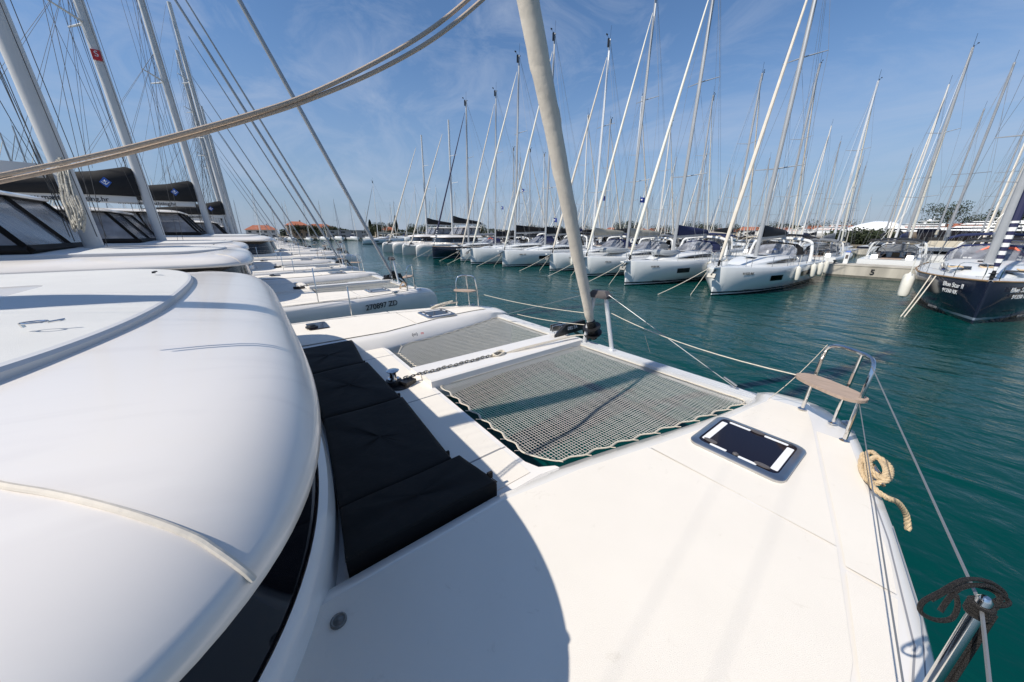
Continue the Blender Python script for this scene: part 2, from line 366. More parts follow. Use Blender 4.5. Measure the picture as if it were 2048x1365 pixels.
RIG = .2
def thicken(me):
    # neighbours carry heavier wire: push every tube vertex (rings of four) away from its ring centre
    vs = me.vertices
    for i in range(0, len(vs) - 3, 4):
        c = (vs[i].co + vs[i + 1].co + vs[i + 2].co + vs[i + 3].co) / 4
        for k in range(4): vs[i + k].co = c + (vs[i + k].co - c) * 4.6
    return me
def make_cat():
    root = thing('catamaran', 'white catamaran', 'catamaran')
    for s in (1, -1):
        ys = [-8, -7.6, -7.2, -6.8, -6, -4, -2, 0, 1, 1.5, 1.85, 2.2, 2.6, 3, 3.4, 3.7, 3.98, 4.15, 4.3, 4.42, 4.55, 4.63, 4.7, 4.75, 4.78]
        MB().loft([cat_ring(y, s) for y in ys]).build('hull', 'gelcoat', root, smooth=50)
        # non-skid deck panels with smooth gaps
        SA = [(-7, 3.74), (.5, 3.73), (1.55, 3.68), (2.25, 3.51), (3.79, 3.08), (4.1, 2.98)]
        def strip(f0, f1, y0, y1, mb, n=14):
            for i in range(n):
                a, b_ = y0 + (y1 - y0) * i / n, y0 + (y1 - y0) * (i + 1) / n
                za, zb = interp(CZ, a) + .0145, interp(CZ, b_) + .0145
                mb.quad((s * f0(a), a, za), (s * f1(a), a, za), (s * f1(b_), b_, zb), (s * f0(b_), b_, zb))
        dk = MB()
        fin = lambda y: interp(CIS if s > 0 else CIP, y) + (.02 if s > 0 else .10); fa = lambda y: interp(SA, y) - .013; fb = lambda y: interp(SA, y) + .013; ft = lambda y: interp(CO, y) - .13
        for a, b_ in ((-6.5, 2.23), (2.248, 4.02)): strip(fin, fa, a, b_, dk)
        for a, b_ in ((-6.5, 2.1), (2.13, 3.6)): strip(fb, ft, a, b_, dk)
        dk.build('deck_panel', 'cream_deck', root, smooth=0)
        g = MB(); strip(lambda y: interp(CO, y) - .105, lambda y: interp(CO, y) - .098, -6, 3.2, g); strip(lambda y: interp(CO, y) - .06, lambda y: interp(CO, y) - .055, -6, 2.7, g)
        for i in range(len(g.v)): g.v[i] = (g.v[i][0], g.v[i][1], g.v[i][2] - .008)
        g.build('toe_rail', 'groove', root, smooth=0)
        # hatch
        hx, hy = s * 2.855, 2.87
        fr = MB(); o1, o2, i1 = rrect(hx, hy, .64, .62, .07), rrect(hx, hy, .60, .58, .06), rrect(hx, hy, .54, .52, .05)
        fr.loft([[(x, y, 1.755) for x, y in o1], [(x, y, 1.785) for x, y in o1], [(x, y, 1.798) for x, y in o2], [(x, y, 1.798) for x, y in i1], [(x, y, 1.78) for x, y in i1]], cap1=False)
        hf = fr.build('hatch', 'steel', root)
        MB().prism(rrect(hx, hy, .538, .518, .048), 1.77, 1.79).build('pane', 'smoked_acrylic', hf)
        for (ax, ay, bw, bh) in ((-.235, 0, .045, .40), (.235, 0, .045, .40), (-.13, .235, .16, .028), (.13, .235, .16, .028), (-.12, -.235, .12, .026), (.08, -.235, .12, .026)):
            MB().prism(rrect(hx + ax, hy + ay, bw, bh, .008, 2), 1.7905, 1.7925).build('grip_strip', 'white_mark', hf)
        for ax, ay in ((-.19, -.2), (.17, -.22), (0, .24)):
            MB().prism([(hx + ax + .05 * math.cos(a), hy + ay + .02 * math.sin(a)) for a in [2 * PI * i / 14 for i in range(14)]], 1.794, 1.803).build('handle', 'grey_plastic', hf)
        MB().lathe((hx, hy - .23, 1.794), [(.02, 0), (.02, .008), (.012, .014)], 12).build('vent', 'grey_plastic', hf)
        # bow seat
        b1, b2, b3 = (2.96, 3.98), (3.2, 3.88), (3.32, 3.6)
        st = MB(); r_ = .0155
        st.tube(smooth_path([(s * b1[0], b1[1], 1.75), (s * 2.98, 3.965, 2.1), (s * 3.0, 3.93, 2.36), (s * 3.03, 3.91, 2.44), (s * 3.09, 3.885, 2.465), (s * 3.2, 3.82, 2.465), (s * 3.29, 3.73, 2.46), (s * 3.325, 3.66, 2.42), (s * 3.33, 3.62, 2.3), (s * 3.325, 3.61, 2.1), (s * b3[0], b3[1], 1.75)], 6), r_, 10)
        st.tube([(s * b2[0], b2[1], 1.75), (s * 3.235, 3.835, 2.455)], r_ * .9, 10)
        for bx, by in (b1, b2, b3): st.lathe((s * bx, by, 1.765), [(.034, 0), (.034, .006), (.02, .016)], 14)
        rl = st.build('pulpit_seat', 'chrome', root)
        el = [];
        for i in range(24):
            a = 2 * PI * i / 24; u = .27 * math.copysign(abs(math.cos(a)) ** .7, math.cos(a)); v_ = .125 * math.copysign(abs(math.sin(a)) ** .8, math.sin(a))
            ca, sa = math.cos(-.55), math.sin(-.55); el.append((s * (3.12 + u * ca - v_ * sa), 3.72 + u * sa + v_ * ca))
        MB().prism(el, 2.13, 2.155).build('seat', 'teak', rl)
        # cleat
        cy = 3.17; cx = interp(CO, cy) - .05
        c = MB(); c.tube([(s * (cx + .035), cy - .12, 1.80), (s * cx, cy, 1.805), (s * (cx - .04), cy + .12, 1.80)], [.012, .018, .012], 10, r2=.012); c.box((s * cx, cy, 1.78), (.05, .1, .05)); c.build('cleat', 'chrome', root)
        MB().lathe((s * 3.28, 3.88 if False else 4.02, 1.745), [(.04, 0), (.04, .012), (.015, .02), (.015, .03)], 14).build('deck_filler', 'steel', root)
        MB().lathe((s * 2.24, 0.0, 1.772), [(.034, -.01), (.034, .001), (.028, .004), (.022, .0), (.012, .002), (.005, .006)], 20).build('deck_filler', 'galvanised', root)
        # stanchions and lifelines
        for q, (sx, sy, sh) in enumerate(((3.81, 1.42, .62), (3.87, -.9, .62), (3.87, -3, .62), (3.85, -5.2, .62))):
            if s == 1 and q == 0: sx, sy, sh = 3.74, 1.2, .85
            MB().tube([(s * sx, sy, 1.74), (s * sx, sy, 1.74 + sh), (s * sx, sy, 1.748 + sh)], [.0125, .0125, .007], 14).build('stanchion', 'chrome', root)
        ll = MB(); ly0 = 1.42 if s == -1 else 1.2; lz = 2.36 if s == -1 else 2.59; lx = 3.81 if s == -1 else 3.74
        ll.tube([(s * 3.32, 3.63, 2.42), (s * lx, ly0, lz - .02), (s * 3.87, -.9, 2.34), (s * 3.87, -3, 2.34), (s * 3.85, -5.2, 2.34)], .0035, 5)
        ll.tube([(s * 3.325, 3.6, 2.12), (s * lx, ly0, 2.12), (s * 3.87, -.9, 2.06), (s * 3.87, -3, 2.06), (s * 3.85, -5.2, 2.06)], .003, 5)
        ll.build('lifeline', 'wire', root)
        # trampoline
        if s == 1: x0, x1f, ya, yb = -.02, lambda y: interp(CN, y) - .06, 1.6, 4.175
        else: x0, x1f, ya, yb = .74, lambda y: interp(CN, y) - .04 - .12 * (y < 1.9) * (1.9 - y) / .3, 1.6, 4.175
        def zt(x, y): return 1.562 - .05 * math.sin(PI * (y - ya) / (yb - ya)) * math.sin(PI * min(1, max(0, (x - x0) / 2.2)))
        def xr(y): return x1f(y) - (.16 * max(0, (ya + .3 - y) / .3) ** 3 if s == 1 else .2 * max(0, (ya + .3 - y) / .3) ** 2)
        net = MB(); sp = .033; y = ya
        while y < yb:
            xe = xr(y); nn = 6; net.tube([(s * (x0 + (xe - x0) * i / nn), y + .006 * math.sin(i * 2.1 + y * 40), zt(x0 + (xe - x0) * i / nn, y)) for i in range(nn + 1)], .0023, 4, caps=False); y += sp
        x = x0
        while x < 2.46:
            yst = ya
            while yst < yb and xr(yst) < x: yst += .01
            if yb - yst > .05:
                nn = 6; net.tube([(s * x + .004 * math.sin(i * 1.7 + x * 50), yst + (yb - yst) * i / nn, zt(x, yst + (yb - yst) * i / nn) + .002) for i in range(nn + 1)], .0023, 4, caps=False)
            x += sp
        tr = net.build('trampoline', 'net_white', root, smooth=0, fix=False)
        bd = MB(); edge = []
        for i in range(17): edge.append((x0 + (xr(ya) - x0) * i / 16, ya))
        for i in range(1, 21): edge.append((xr(ya + (yb - ya) * i / 20), ya + (yb - ya) * i / 20))
        for i in range(1, 13): edge.append((xr(yb) + (x0 - xr(yb)) * i / 12, yb))
        for i in range(1, 13): edge.append((x0, yb + (ya - yb) * i / 13))
        P_ = []
        for i, (x, y) in enumerate(edge):
            off = .03 if i % 2 else 0; j = -1 if i < 17 else 0
            P_.append((s * (x + (off if 17 <= i < 37 else 0)), y - (off if i < 17 else 0), zt(x, y) + .004))
        for dr in (0, .011): bd.tube([(a, b_ - dr, c_ + dr * .6) for a, b_, c_ in smooth_path(P_, 4, True)], .0075, 5, closed=True)
        for i, p in enumerate(P_):
            if i % 2 and i < 37:
                ex = (s * .06, 0) if i >= 17 else (0, -.07)
                bd.tube([p, (p[0] + ex[0], p[1] + ex[1], p[2] + .03)], .004, 4)
        bd.build('lacing_rope', 'rope_white', tr, fix=False)
    # bridge deck and fore well
    bp = [(-2.12, -7.0), (-2.12, 1.2), (-2.0, 1.5), (-.3, 1.52), (1.55, 1.5), (1.75, 1.44), (1.98, 1.3), (2.12, 1.1), (2.12, -7)]
    bp = [(-2.12, -7.0), (-2.12, 1.45), (-1.8, 1.52), (-.3, 1.52), (1.5, 1.51), (1.74, 1.515), (1.86, 1.56), (1.93, 1.68), (2.12, 1.75), (2.12, -7)]
    br = MB(); br.loft([[(x, y, .75) for x, y in bp], [(x, y, 1.55) for x, y in bp], [(x * .995, y - .02, 1.575) for x, y in bp]])
    br.build('bridge_deck', 'gelcoat', root, smooth=30)
    wp = MB()
    for a, b_ in ((-1.96, -1.5), (-1.48, .155), (.175, 1.46), (1.48, 1.86)):
        wp.prism([(a, .3), (b_, .3), (b_, 1.44), (a, 1.44)], 1.576, 1.581)
    wp.build('deck_panel', 'cream_deck', root, smooth=0)
    for x in (-1.49, .165, 1.47): MB().box((x, .93, 1.5775), (.012, 1.1, .004)).build('locker_gap', 'groove', root, smooth=0)
    # centre beam with anchor channel
    cb = MB(); prof = [(-.70, 1.50), (-.72, 1.605), (-.70, 1.62), (-.44, 1.62), (-.42, 1.645), (-.27, 1.645), (-.26, 1.655), (-.235, 1.67), (-.055, 1.67), (-.03, 1.655), (-.01, 1.5)]
    cb.loft([[(x, 1.46, z) for x, z in prof], [(x, 4.2, z) for x, z in prof]]); cb.build('centre_beam', 'gelcoat', root, smooth=30)
    # crossbeam : grooved alloy extrusion
    prof = [(4.19, 1.5)]
    for i in range(4):
        y = 4.19 + i * .052; prof += [(y, 1.575), (y + .003, 1.615), (y + .024, 1.615), (y + .027, 1.575)]
    prof += [(4.38, 1.57), (4.38, 1.5)]
    MB().loft([[(-2.62, y, z) for y, z in prof], [(2.62, y, z) for y, z in prof]]).build('crossbeam', 'aluminium', root, smooth=20)
    # striker frame with rods
    apex = (.27, 4.22, 2.5)
    tp = MB(); tp.tube([(.52, 4.31, 1.60), (.36, 4.24, 2.46)], .034, 14); tp.tube([(-.03, 4.28, 1.60), (.18, 4.2, 2.46)], .034, 14)
    tp.lathe((.52, 4.31, 1.615), [(.055, 0), (.055, .008), (.04, .012)], 16)
    sf = tp.build('striker_frame', 'aluminium', root)
    MB().loft([[(.11, 4.14, 2.43), (.43, 4.16, 2.43), (.43, 4.3, 2.43), (.11, 4.28, 2.43)], [(.10, 4.14, 2.47), (.44, 4.16, 2.47), (.44, 4.3, 2.47), (.10, 4.28, 2.47)], [(.16, 4.16, 2.545), (.38, 4.18, 2.545), (.38, 4.27, 2.545), (.16, 4.25, 2.545)]]).build('frame_cap', 'grey_plastic', sf, smooth=20)
    wr = MB(); wr.tube([(.42, 4.23, 2.49), (2.3, 4.3, 1.63)], .005, 6); wr.tube([(.12, 4.21, 2.49), (-2.3, 4.3, 1.66)], .005, 6)
    wr.tube([(2.15, 4.295, 1.73), (2.3, 4.3, 1.66)], .013, 8); wr.build('stay_rod', 'wire', sf)
    # windlass with chain
    wl = MB(); wl.prism([(-.39 + .16 * math.cos(a) + .05, 1.16 + .14 * math.sin(a)) for a in [2 * PI * i / 20 for i in range(20)]], 1.58, 1.60); wl.lathe((-.39, 1.12, 1.60), [(.095, 0), (.095, .05), (.07, .06)], 20)
    wl.box((-.3, 1.26, 1.62), (.14, .16, .05), .4); wo = wl.build('windlass', 'black_plastic', root)
    MB().lathe((-.39, 1.12, 1.66), [(.07, 0), (.07, .015), (.045, .025), (.04, .08), (.05, .1), (.075, .108), (.078, .118), (.05, .13), (.01, .132)], 24).build('drum', 'chrome', wo)
    ch = MB(); c0, c1 = Vector((-.34, 1.26, 1.665)), Vector((-.33, 2.75, 1.668)); nl = 34
    for i in range(nl):
        c = c0.lerp(c1, i / nl) + Vector((.01 * math.sin(i * .9), 0, 0)); tg = (c1 - c0).normalized(); sd = Vector((1, 0, 0)) if i % 2 else Vector((0, 0, 1))
        sd = (sd + Vector((0, 0, .35)) if i % 2 else sd + Vector((.45, 0, 0))).normalized()
        ch.tube([c + tg * .032 * math.cos(a) + sd * .019 * math.sin(a) for a in [2 * PI * k / 10 for k in range(10)]], .0075, 6, closed=True)
    ch.build('anchor_chain', 'galvanised', root, fix=False)
    # anchor on the roller
    an = MB(); an.loft([[(-.5, 4.02, 1.62), (-.44, 4.02, 1.62), (-.44, 4.02, 1.66), (-.5, 4.02, 1.66)], [(-.5, 4.25, 1.64), (-.44, 4.25, 1.64), (-.44, 4.25, 1.82), (-.5, 4.25, 1.82)], [(-.5, 4.75, 1.66), (-.44, 4.75, 1.66), (-.44, 4.75, 1.84), (-.5, 4.75, 1.84)], [(-.5, 4.95, 1.3), (-.44, 4.95, 1.3), (-.44, 4.95, 1.42), (-.5, 4.95, 1.42)]])
    ao = an.build('anchor', 'black_plastic', root, smooth=20)
    fl = MB()
    for s in (1, -1): fl.loft([[(-.47, 4.9, 1.42), (-.47 + s * .02, 4.9, 1.36), (-.47, 5.0, 1.3)], [(-.47 + s * .2, 4.72, 1.62), (-.47 + s * .22, 4.7, 1.56), (-.47 + s * .15, 4.85, 1.5)], [(-.47 + s * .26, 4.55, 1.72), (-.47 + s * .27, 4.54, 1.71), (-.47 + s * .26, 4.58, 1.70)]])
    fl.build('fluke', 'steel', ao)
    rp_ = MB()
    for dx in (0, -.13): rp_.lathe((-.6 + dx, 4.35, 1.70), [(.02, -.05), (.06, -.05), (.06, .03), (.02, .05)], 12, 'Y')
    rp_.box((-.66, 4.3, 1.72), (.03, .35, .1)); rp_.box((-.74, 4.3, 1.72), (.02, .3, .12)); rp_.build('bow_roller', 'steel', root)
    text('lettering', 'DELTA', .085, 'white_mark', (-.438, 4.42, 1.745), frame_rot((0, 1, 0), (0, 0, 1)), ao)
    # furled headsail
    fs = []; A = Vector((.10, 4.24, 2.02)); B = Vector((.60, -2.3, 17.6)); tg = (B - A).normalized(); u = tg.cross(Vector((1, 0, 0))).normalized(); v_ = tg.cross(u)
    nr = 300
    for i in range(nr):
        q = i / (nr - 1); c = A.lerp(B, q); rr = interp([(0, .05), (.006, .072), (.1, .098), (.22, .115), (.5, .105), (.85, .06), (.97, .04), (1, .02)], q)
        ring = []
        for k in range(20):
            a = 2 * PI * k / 20; ph = (a + q * 17.2 * 2 * PI / .62 * .55) % (2 * PI); rg = 1 + .11 * math.exp(-((ph - 3.0) / .3) ** 2) - .05 * ph / (2 * PI) + .015 * math.sin(3 * a + q * 90)
            ring.append(c + (u * math.cos(a) + v_ * math.sin(a)) * rr * rg)
        fs.append(ring)
    MB().loft(fs).build('furled_genoa', 'sail_cream', root, smooth=60)
    dr = MB(); dr.tube([A - tg * .02, A - tg * .22], .075, 14); D0 = A - tg * .12
    dr.tube([D0, D0 - tg * .012], .15, 20); dr.tube([D0 - tg * .05, D0 - tg * .12], .085, 16); dr.tube([D0 - tg * .13, D0 - tg * .145], .15, 20); dr.tube([D0 - tg * .145, D0 - tg * .24], .06, 12)
    dr.box(tuple(A - tg * .3), (.05, .05, .12)); dr.tube([A - tg * .3, (-.0, 4.3, 1.66)], .02, 8); dr.build('furler_drum', 'black_plastic', root)
    # mast, boom, rigging
    ms = MB(); ms.tube([(.1, -2.9, 3.0), (.13, -3.02, 8), (.2, -3.25, 19.5)], [.125, .12, .09], 16, r2=[.17, .165, .12]); mo = ms.build('mast', 'mast_white', root)
    for z in (10.8, 14.6):
        for s in (1, -1): MB().tube([(.13, -3.1, z), (.13 + s * 1.1, -3.75, z + .12)], [.045, .025], 6).build('spreader', 'mast_white', mo)
    rg = MB()
    _t = rg.tube; rg.tube = lambda p, r, n: _t(p, r * RIG, n)
    for s in (1, -1):
        rg.tube([(s * 3.82, -3.9, 1.7), (.2, -3.25, 17.2)], .009, 4); rg.tube([(s * 3.8, -4.1, 1.7), (.13 + s * 1.1, -3.75, 10.9)], .008, 4)
        rg.tube([(.15, -3.1, 3.4), (.13 + s * 1.1, -3.75, 10.9), (.15, -3.2, 14.7)], .007, 4); rg.tube([(.13 + s * 1.1, -3.75, 10.9), (.13 + s * 1.0, -3.8, 14.7), (.2, -3.25, 17.2)], .007, 4)
        rg.tube([(s * .3, -6, 5.9), (.15, -3.25, 12)], .006, 4); rg.tube([(s * .3, -4.3, 5.9), (.15, -3.25, 12)], .006, 4); rg.tube([(s * .3, -8, 5.3), (.15, -3.25, 12)], .006, 4)
    rg.tube([(.1, -8.6, 4.9), (.2, -3.45, 19.3)], .007, 4); rg.tube([(.02, -3.2, 3.2), (.1, -3.4, 19)], .008, 4); rg.tube([(.2, -3.2, 3.3), (.25, -3.45, 18.5)], .008, 4)
    rg.tube([(-.12, -2.7, 3.3), (.05, -3.0, 16)], .008, 4); rg.tube([(.32, -2.75, 3.3), (.35, -3.1, 16)], .008, 4)
    rg.build('rigging', 'wire_dark', root, fix=False)
    MB().loft([[(.1 + a * .11, y, 4.72 + (y + 3.1) * -.02 + b_ * .15) for a, b_ in ((-1, -.7), (-.6, -1), (.6, -1), (1, -.7), (1, .8), (-1, .8))] for y in (-3.25, -8.7)]).build('boom', 'mast_white', root, smooth=30)
    # sail bag along the boom
    rings = []
    for y, h_, w_ in ((-3.12, 1.05, .2), (-3.3, 1.12, .26), (-4.2, .9, .27), (-6, .65, .24), (-8, .45, .18), (-8.5, .3, .1)):
        z0 = 4.88 - (y + 3.1) * -.02 - .0; rings.append([(.1 + w_ * a, y, z0 + h_ * b_) for a, b_ in ((-.75, 0), (-1, .25), (-.95, .6), (-.5, .93), (0, 1), (.5, .93), (.95, .6), (1, .25), (.75, 0))])
    sb = MB().loft(rings).build('sail_bag', 'charcoal_canvas', root, smooth=50)
    lg = MB(); cc = Vector((.371, -3.95, 5.33))
    lg.loft([[cc + Vector((dx, .17 * a, .2 * b_)) for a, b_ in ((-1, 0), (0, -1), (1, 0), (0, 1))] for dx in (-.02, .006)]); lg.build('emblem', 'blue_logo', sb, smooth=0)
    lw = MB()
    for a, b_ in (((-.11, .02), (0, -.09)), ((.11, .02), (0, -.09)), ((0, .1), (0, -.09)), ((-.06, .04), (.06, .04))): lw.tube([cc + Vector((.01, a[0], a[1])), cc + Vector((.01, b_[0], b_[1]))], .012, 4)
    lw.build('emblem_mark', 'white_mark', sb, smooth=0)
    # cabin sides, windows, coach roof
    ow = [(2.85, 1.6, 3.0, 1.57), (2.87, 1.6, 3.0, 1.79), (2.85, 1.58, 3.0, 1.87), (2.80, 1.53, 3.1, 1.90)]
    MB().loft([[(x, y, z) for x, y in roof_outline(a, b_, n, RC, -6)] for a, b_, n, z in ow], cap0=False, cap1=False).build('cabin', 'gelcoat', root, smooth=40)
    MB().loft([[(x, y, z) for x, y in roof_outline(a, b_, n, RC, -6)] for a, b_, n, z in ((2.79, 1.52, 3.1, 1.895), (2.62, 1.32, 3.4, 2.69))], cap0=False, cap1=False).build('cabin_window', 'black_glass', root, smooth=40)
    ol = roof_outline(); rings = [[(x, y, 2.69) for x, y in shrink(ol, .84)], [(x, y, 2.66) for x, y in shrink(ol, .97)], [(x, y, 2.655) for x, y in shrink(ol, .992)], [(x, y, 2.675) for x, y in ol]]
    for k in (1, .9965, .992, .985, .975, .96, .94, .915, .88, .84, .78, .7, .6, .5, .4, .3, .2, .1, .01): rings.append([(x, y, roof_z(k) + (-.02 if k == 1 else 0)) for x, y in shrink(ol, k)])
    rf = MB().loft(rings, closed=True, cap0=False, cap1=False).build('coach_roof', 'roof_gelcoat', root, smooth=60)
    def roof_hit(px, py, up=0):
        z = 2.9
        for _ in range(25):
            p = at(px, py, z); k = min(.9985, roof_k(p.x + 3.5, p.y)); z = .5 * z + .5 * (roof_z(k) + up)
        return p.x + 3.5, p.y, roof_z(k) + up
    dp = [roof_hit(px, py, .002) for px, py in ((0, 970), (100, 987), (200, 1010), (300, 1040), (390, 1075), (430, 1100))]
    dp0 = dp[-1]; print('drip', dp)
    dp = [(dp[0][0] - .35, dp[0][1] - .35, dp[0][2] + .01), (dp[0][0] - .15, dp[0][1] - .13, dp[0][2] + .004)] + dp
    ex, ey = 2.775, -.125
    for q in (.35, .65, .85, 1.0):
        x, y = dp0[0] + (ex - dp0[0]) * q, dp0[1] + (ey - dp0[1]) * q; k = min(.999, roof_k(x, y)); dp.append((x, y, roof_z(k) + .002 if q < 1 else 2.71))
    for s in (1, -1):
        MB().tube(smooth_path([(s * x, y, z) for x, y, z in dp], 6), .0075, 8).build('drip_rail', 'sail_cream', rf)
    # raised non-skid sliding panel on the roof
    pa = roof_outline(2.3, 1.0, 2.6, -1.45, -6); zc = lambda k: 3.0 + .05 * (1 - k * k)
    rings = [[(x, y, 2.9) for x, y in pa], [(x, y, 2.985) for x, y in pa], [(x, y, 2.998) for x, y in shrink(pa, .992, -1.45)]]
    pn = MB().loft(rings + [[(x, y, zc(k)) for x, y in shrink(pa, k, -1.45)] for k in (.975,)], cap0=False, cap1=False).build('panel_rim', 'seam', rf, smooth=30)
    MB().loft([[(x, y, zc(k)) for x, y in shrink(pa, k, -1.45)] for k in (.975, .9, .8, .6, .4, .2, .01)], cap0=False, cap1=False).build('roof_panel', 'grey_nonskid', rf, smooth=60)
    pe = at(72, 653, 3.035); ex, ey = pe.x + 3.5, pe.y
    eye = MB(); eye.tube([(ex + .022 * math.cos(a), ey + .035 * math.sin(a), 3.052) for a in [2 * PI * k / 16 for k in range(16)]], .004, 6, closed=True)
    eye.tube([(ex, ey - .03, 3.035), (ex, ey - .035, 3.055)], .007, 6); eye.tube([(ex - .01, ey + .03, 3.045), (ex - .02, ey + .075, 3.05)], .005, 6); eye.build('pad_eye', 'chrome', rf)
    pe = at(307, 544, 3.05); ex, ey = pe.x + 3.5, pe.y
    e2 = MB(); e2.box((ex, ey, 3.045), (.05, .02, .015)); e2.tube([(ex - .04, ey, 3.05), (ex + .05, ey + .03, 3.056)], .006, 6); e2.build('pad_eye', 'black_plastic', rf)
    # helm bimini with vinyl windscreen
    bm = MB(); rings = []
    for k, z in ((1.0, 4.16), (1.01, 4.2), (.97, 4.25), (.8, 4.31), (.4, 4.36), (.02, 4.38)): rings.append([(.1 + x * k, -5.6 + (y + 5.6) * k, z) for x, y in rrect(0, -5.6, 4.4, 3.6, .5, 6)])
    b_o = bm.loft(rings).build('bimini', 'gelcoat', root, smooth=50)
    fr = MB()
    cor = [(-2.0, -3.25, 3.08), (2.2, -3.25, 3.08), (2.05, -7.0, 3.08), (-1.85, -7.0, 3.08)]; top_ = [(-1.75, -3.95, 4.17), (1.95, -3.95, 4.17), (1.95, -7.0, 4.17), (-1.75, -7.0, 4.17)]
    for i in range(4):
        a, b_, c, d_ = [Vector(p) for p in (cor[i], cor[(i + 1) % 4], top_[(i + 1) % 4], top_[i])]
        nn = 2
        for k in range(nn + 1):
            fr.tube([a.lerp(b_, k / nn), d_.lerp(c, k / nn)], .06, 4)
        fr.tube([a, b_], .09, 4); fr.tube([d_, c], .07, 4)
    fr.build('canvas_frame', 'black_fabric', b_o, smooth=0)
    vn = MB()
    for i in range(4):
        a, b_, c, d_ = [Vector(p) for p in (cor[i], cor[(i + 1) % 4], top_[(i + 1) % 4], top_[i])]; vn.quad(a, b_, c, d_)
    vn.build('vinyl_window', 'vinyl', b_o, smooth=0)
    # winch and small hatch on the port side deck
    sh = MB().prism(rrect(-3.3, .72, .5, .32, .04), 1.77, 1.785).build('side_hatch', 'smoked_acrylic', root)
    MB().lathe((-3.2, .62, 1.785), [(.1, 0), (.1, .02), (.07, .03), (.06, .05), (.03, .055)], 18).build('winch', 'black_plastic', root)
    return root

cat = make_cat()
cat.location = (-3.5, 0, 0)
tag(cat, 'nearest white catamaran filling the foreground, with black sun pads and two trampoline nets', 'catamaran', 'catamarans moored side by side')
cats = [cat]
spec = [(-13.0, -.1, 1, 'white catamaran next to the nearest one, with 270897 ZD in black on its hull'),
        (-22.0, -.15, 1, 'third white catamaran from the camera, black sail bag with a blue diamond emblem'),
        (-30.5, 1.3, 1.08, 'fourth catamaran in the left row, taller dark cabin window showing under its roof'),
        (-40.0, 2.0, 1.0, 'fifth catamaran in the left row, thick grey mast and sail bag above its roof')]
nxt = -49.0
names = ['sixth', 'seventh', 'eighth', 'ninth', 'tenth', 'eleventh', 'twelfth']
for i in range(7):
    spec.append((nxt - 8.8 * i, 1.6 + rnd.uniform(-.6, .6), 1, '%s catamaran along the left row, small behind the bows of the nearer ones' % names[i]))
for i, (x, y, s_, lab) in enumerate(spec):
    skip = ('anchor_chain',) if i > 2 else ()
    if i > 3: skip = ('anchor_chain', 'trampoline', 'windlass', 'deck_filler', 'toe_rail', 'locker_gap', 'pad_eye')
    if i == 0: skip = ('sail_bag',)
    c = copy_tree(cat, skip=skip); c.location = (x, y, 0); c.scale = (s_,) * 3; c.rotation_euler = (0, 0, R(rnd.uniform(-.6, .6)) if i > 1 else 0)
    tag(c, lab, 'catamaran', 'catamarans moored side by side'); cats.append(c)
A_, B_ = Vector((.10, 4.24, 1.85)), Vector((.30, -2.6, 17.6)); slim = MB().tube([A_.lerp(B_, q / 8) for q in range(9)], [.045, .058, .062, .06, .056, .05, .045, .035, .02], 10).build('furled_genoa', 'mast_grey'); slim_me = slim.data; bpy.data.objects.remove(slim)
rig_me = [c for c in kids(cat) if c.name.startswith('rigging')][0].data.copy(); rig_me = thicken(rig_me)
for c in cats[1:]:
    for ch in kids(c):
        if ch.name.startswith('furled_genoa'): ch.data = slim_me
        if ch.name.startswith('rigging'): ch.data = rig_me
# writing on the neighbour's hull and booms
c1 = cats[1]
for c_, b_ in ((c1, '270897 ZD'), (cats[3], '270893 ZD')): text('lettering', b_, .205, 'black_mark', (3.765, 2.7, 1.5), frame_rot((-.262, 1, 0.0), (.03, 0, 1)), c_, bold=.003)
text('lettering', 'www.masteryachting.hr', .3, 'black_mark', (.222, -5.3, 4.69), frame_rot((0, 1, 0), (0, 0, 1)), cats[1], bold=.006)
for c in (cats[2], cats[3], cats[4]): text('lettering', 'www.masteryachting.hr', .24, 'black_mark', (.222, -5.2, 4.69), frame_rot((0, 1, 0), (0, 0, 1)), c, bold=.003)
o = MB().box((.0, 0, 0), (.02, .26, .34)).build('sticker', 'red', cats[2]); o.location = (.272, -3.05, 9.8)
text('lettering', 'S', .26, 'white_mark', (.285, -3.02, 9.82), frame_rot((0, 1, 0), (0, 0, 1)), o).location = (.013, 0, .03)
# small warning decals on the inner hull face
for c in (cats[0],):
    for k, ch_ in enumerate(('\u00ae', 'm')):
        text('decal', '(m)' if k == 0 else 'm', .075, 'red' if k else 'black_mark', (-2.02, 2.05 + .14 * k, 1.675), frame_rot((0, 1, 0), (-.5, 0, .8)), c, bold=.001)

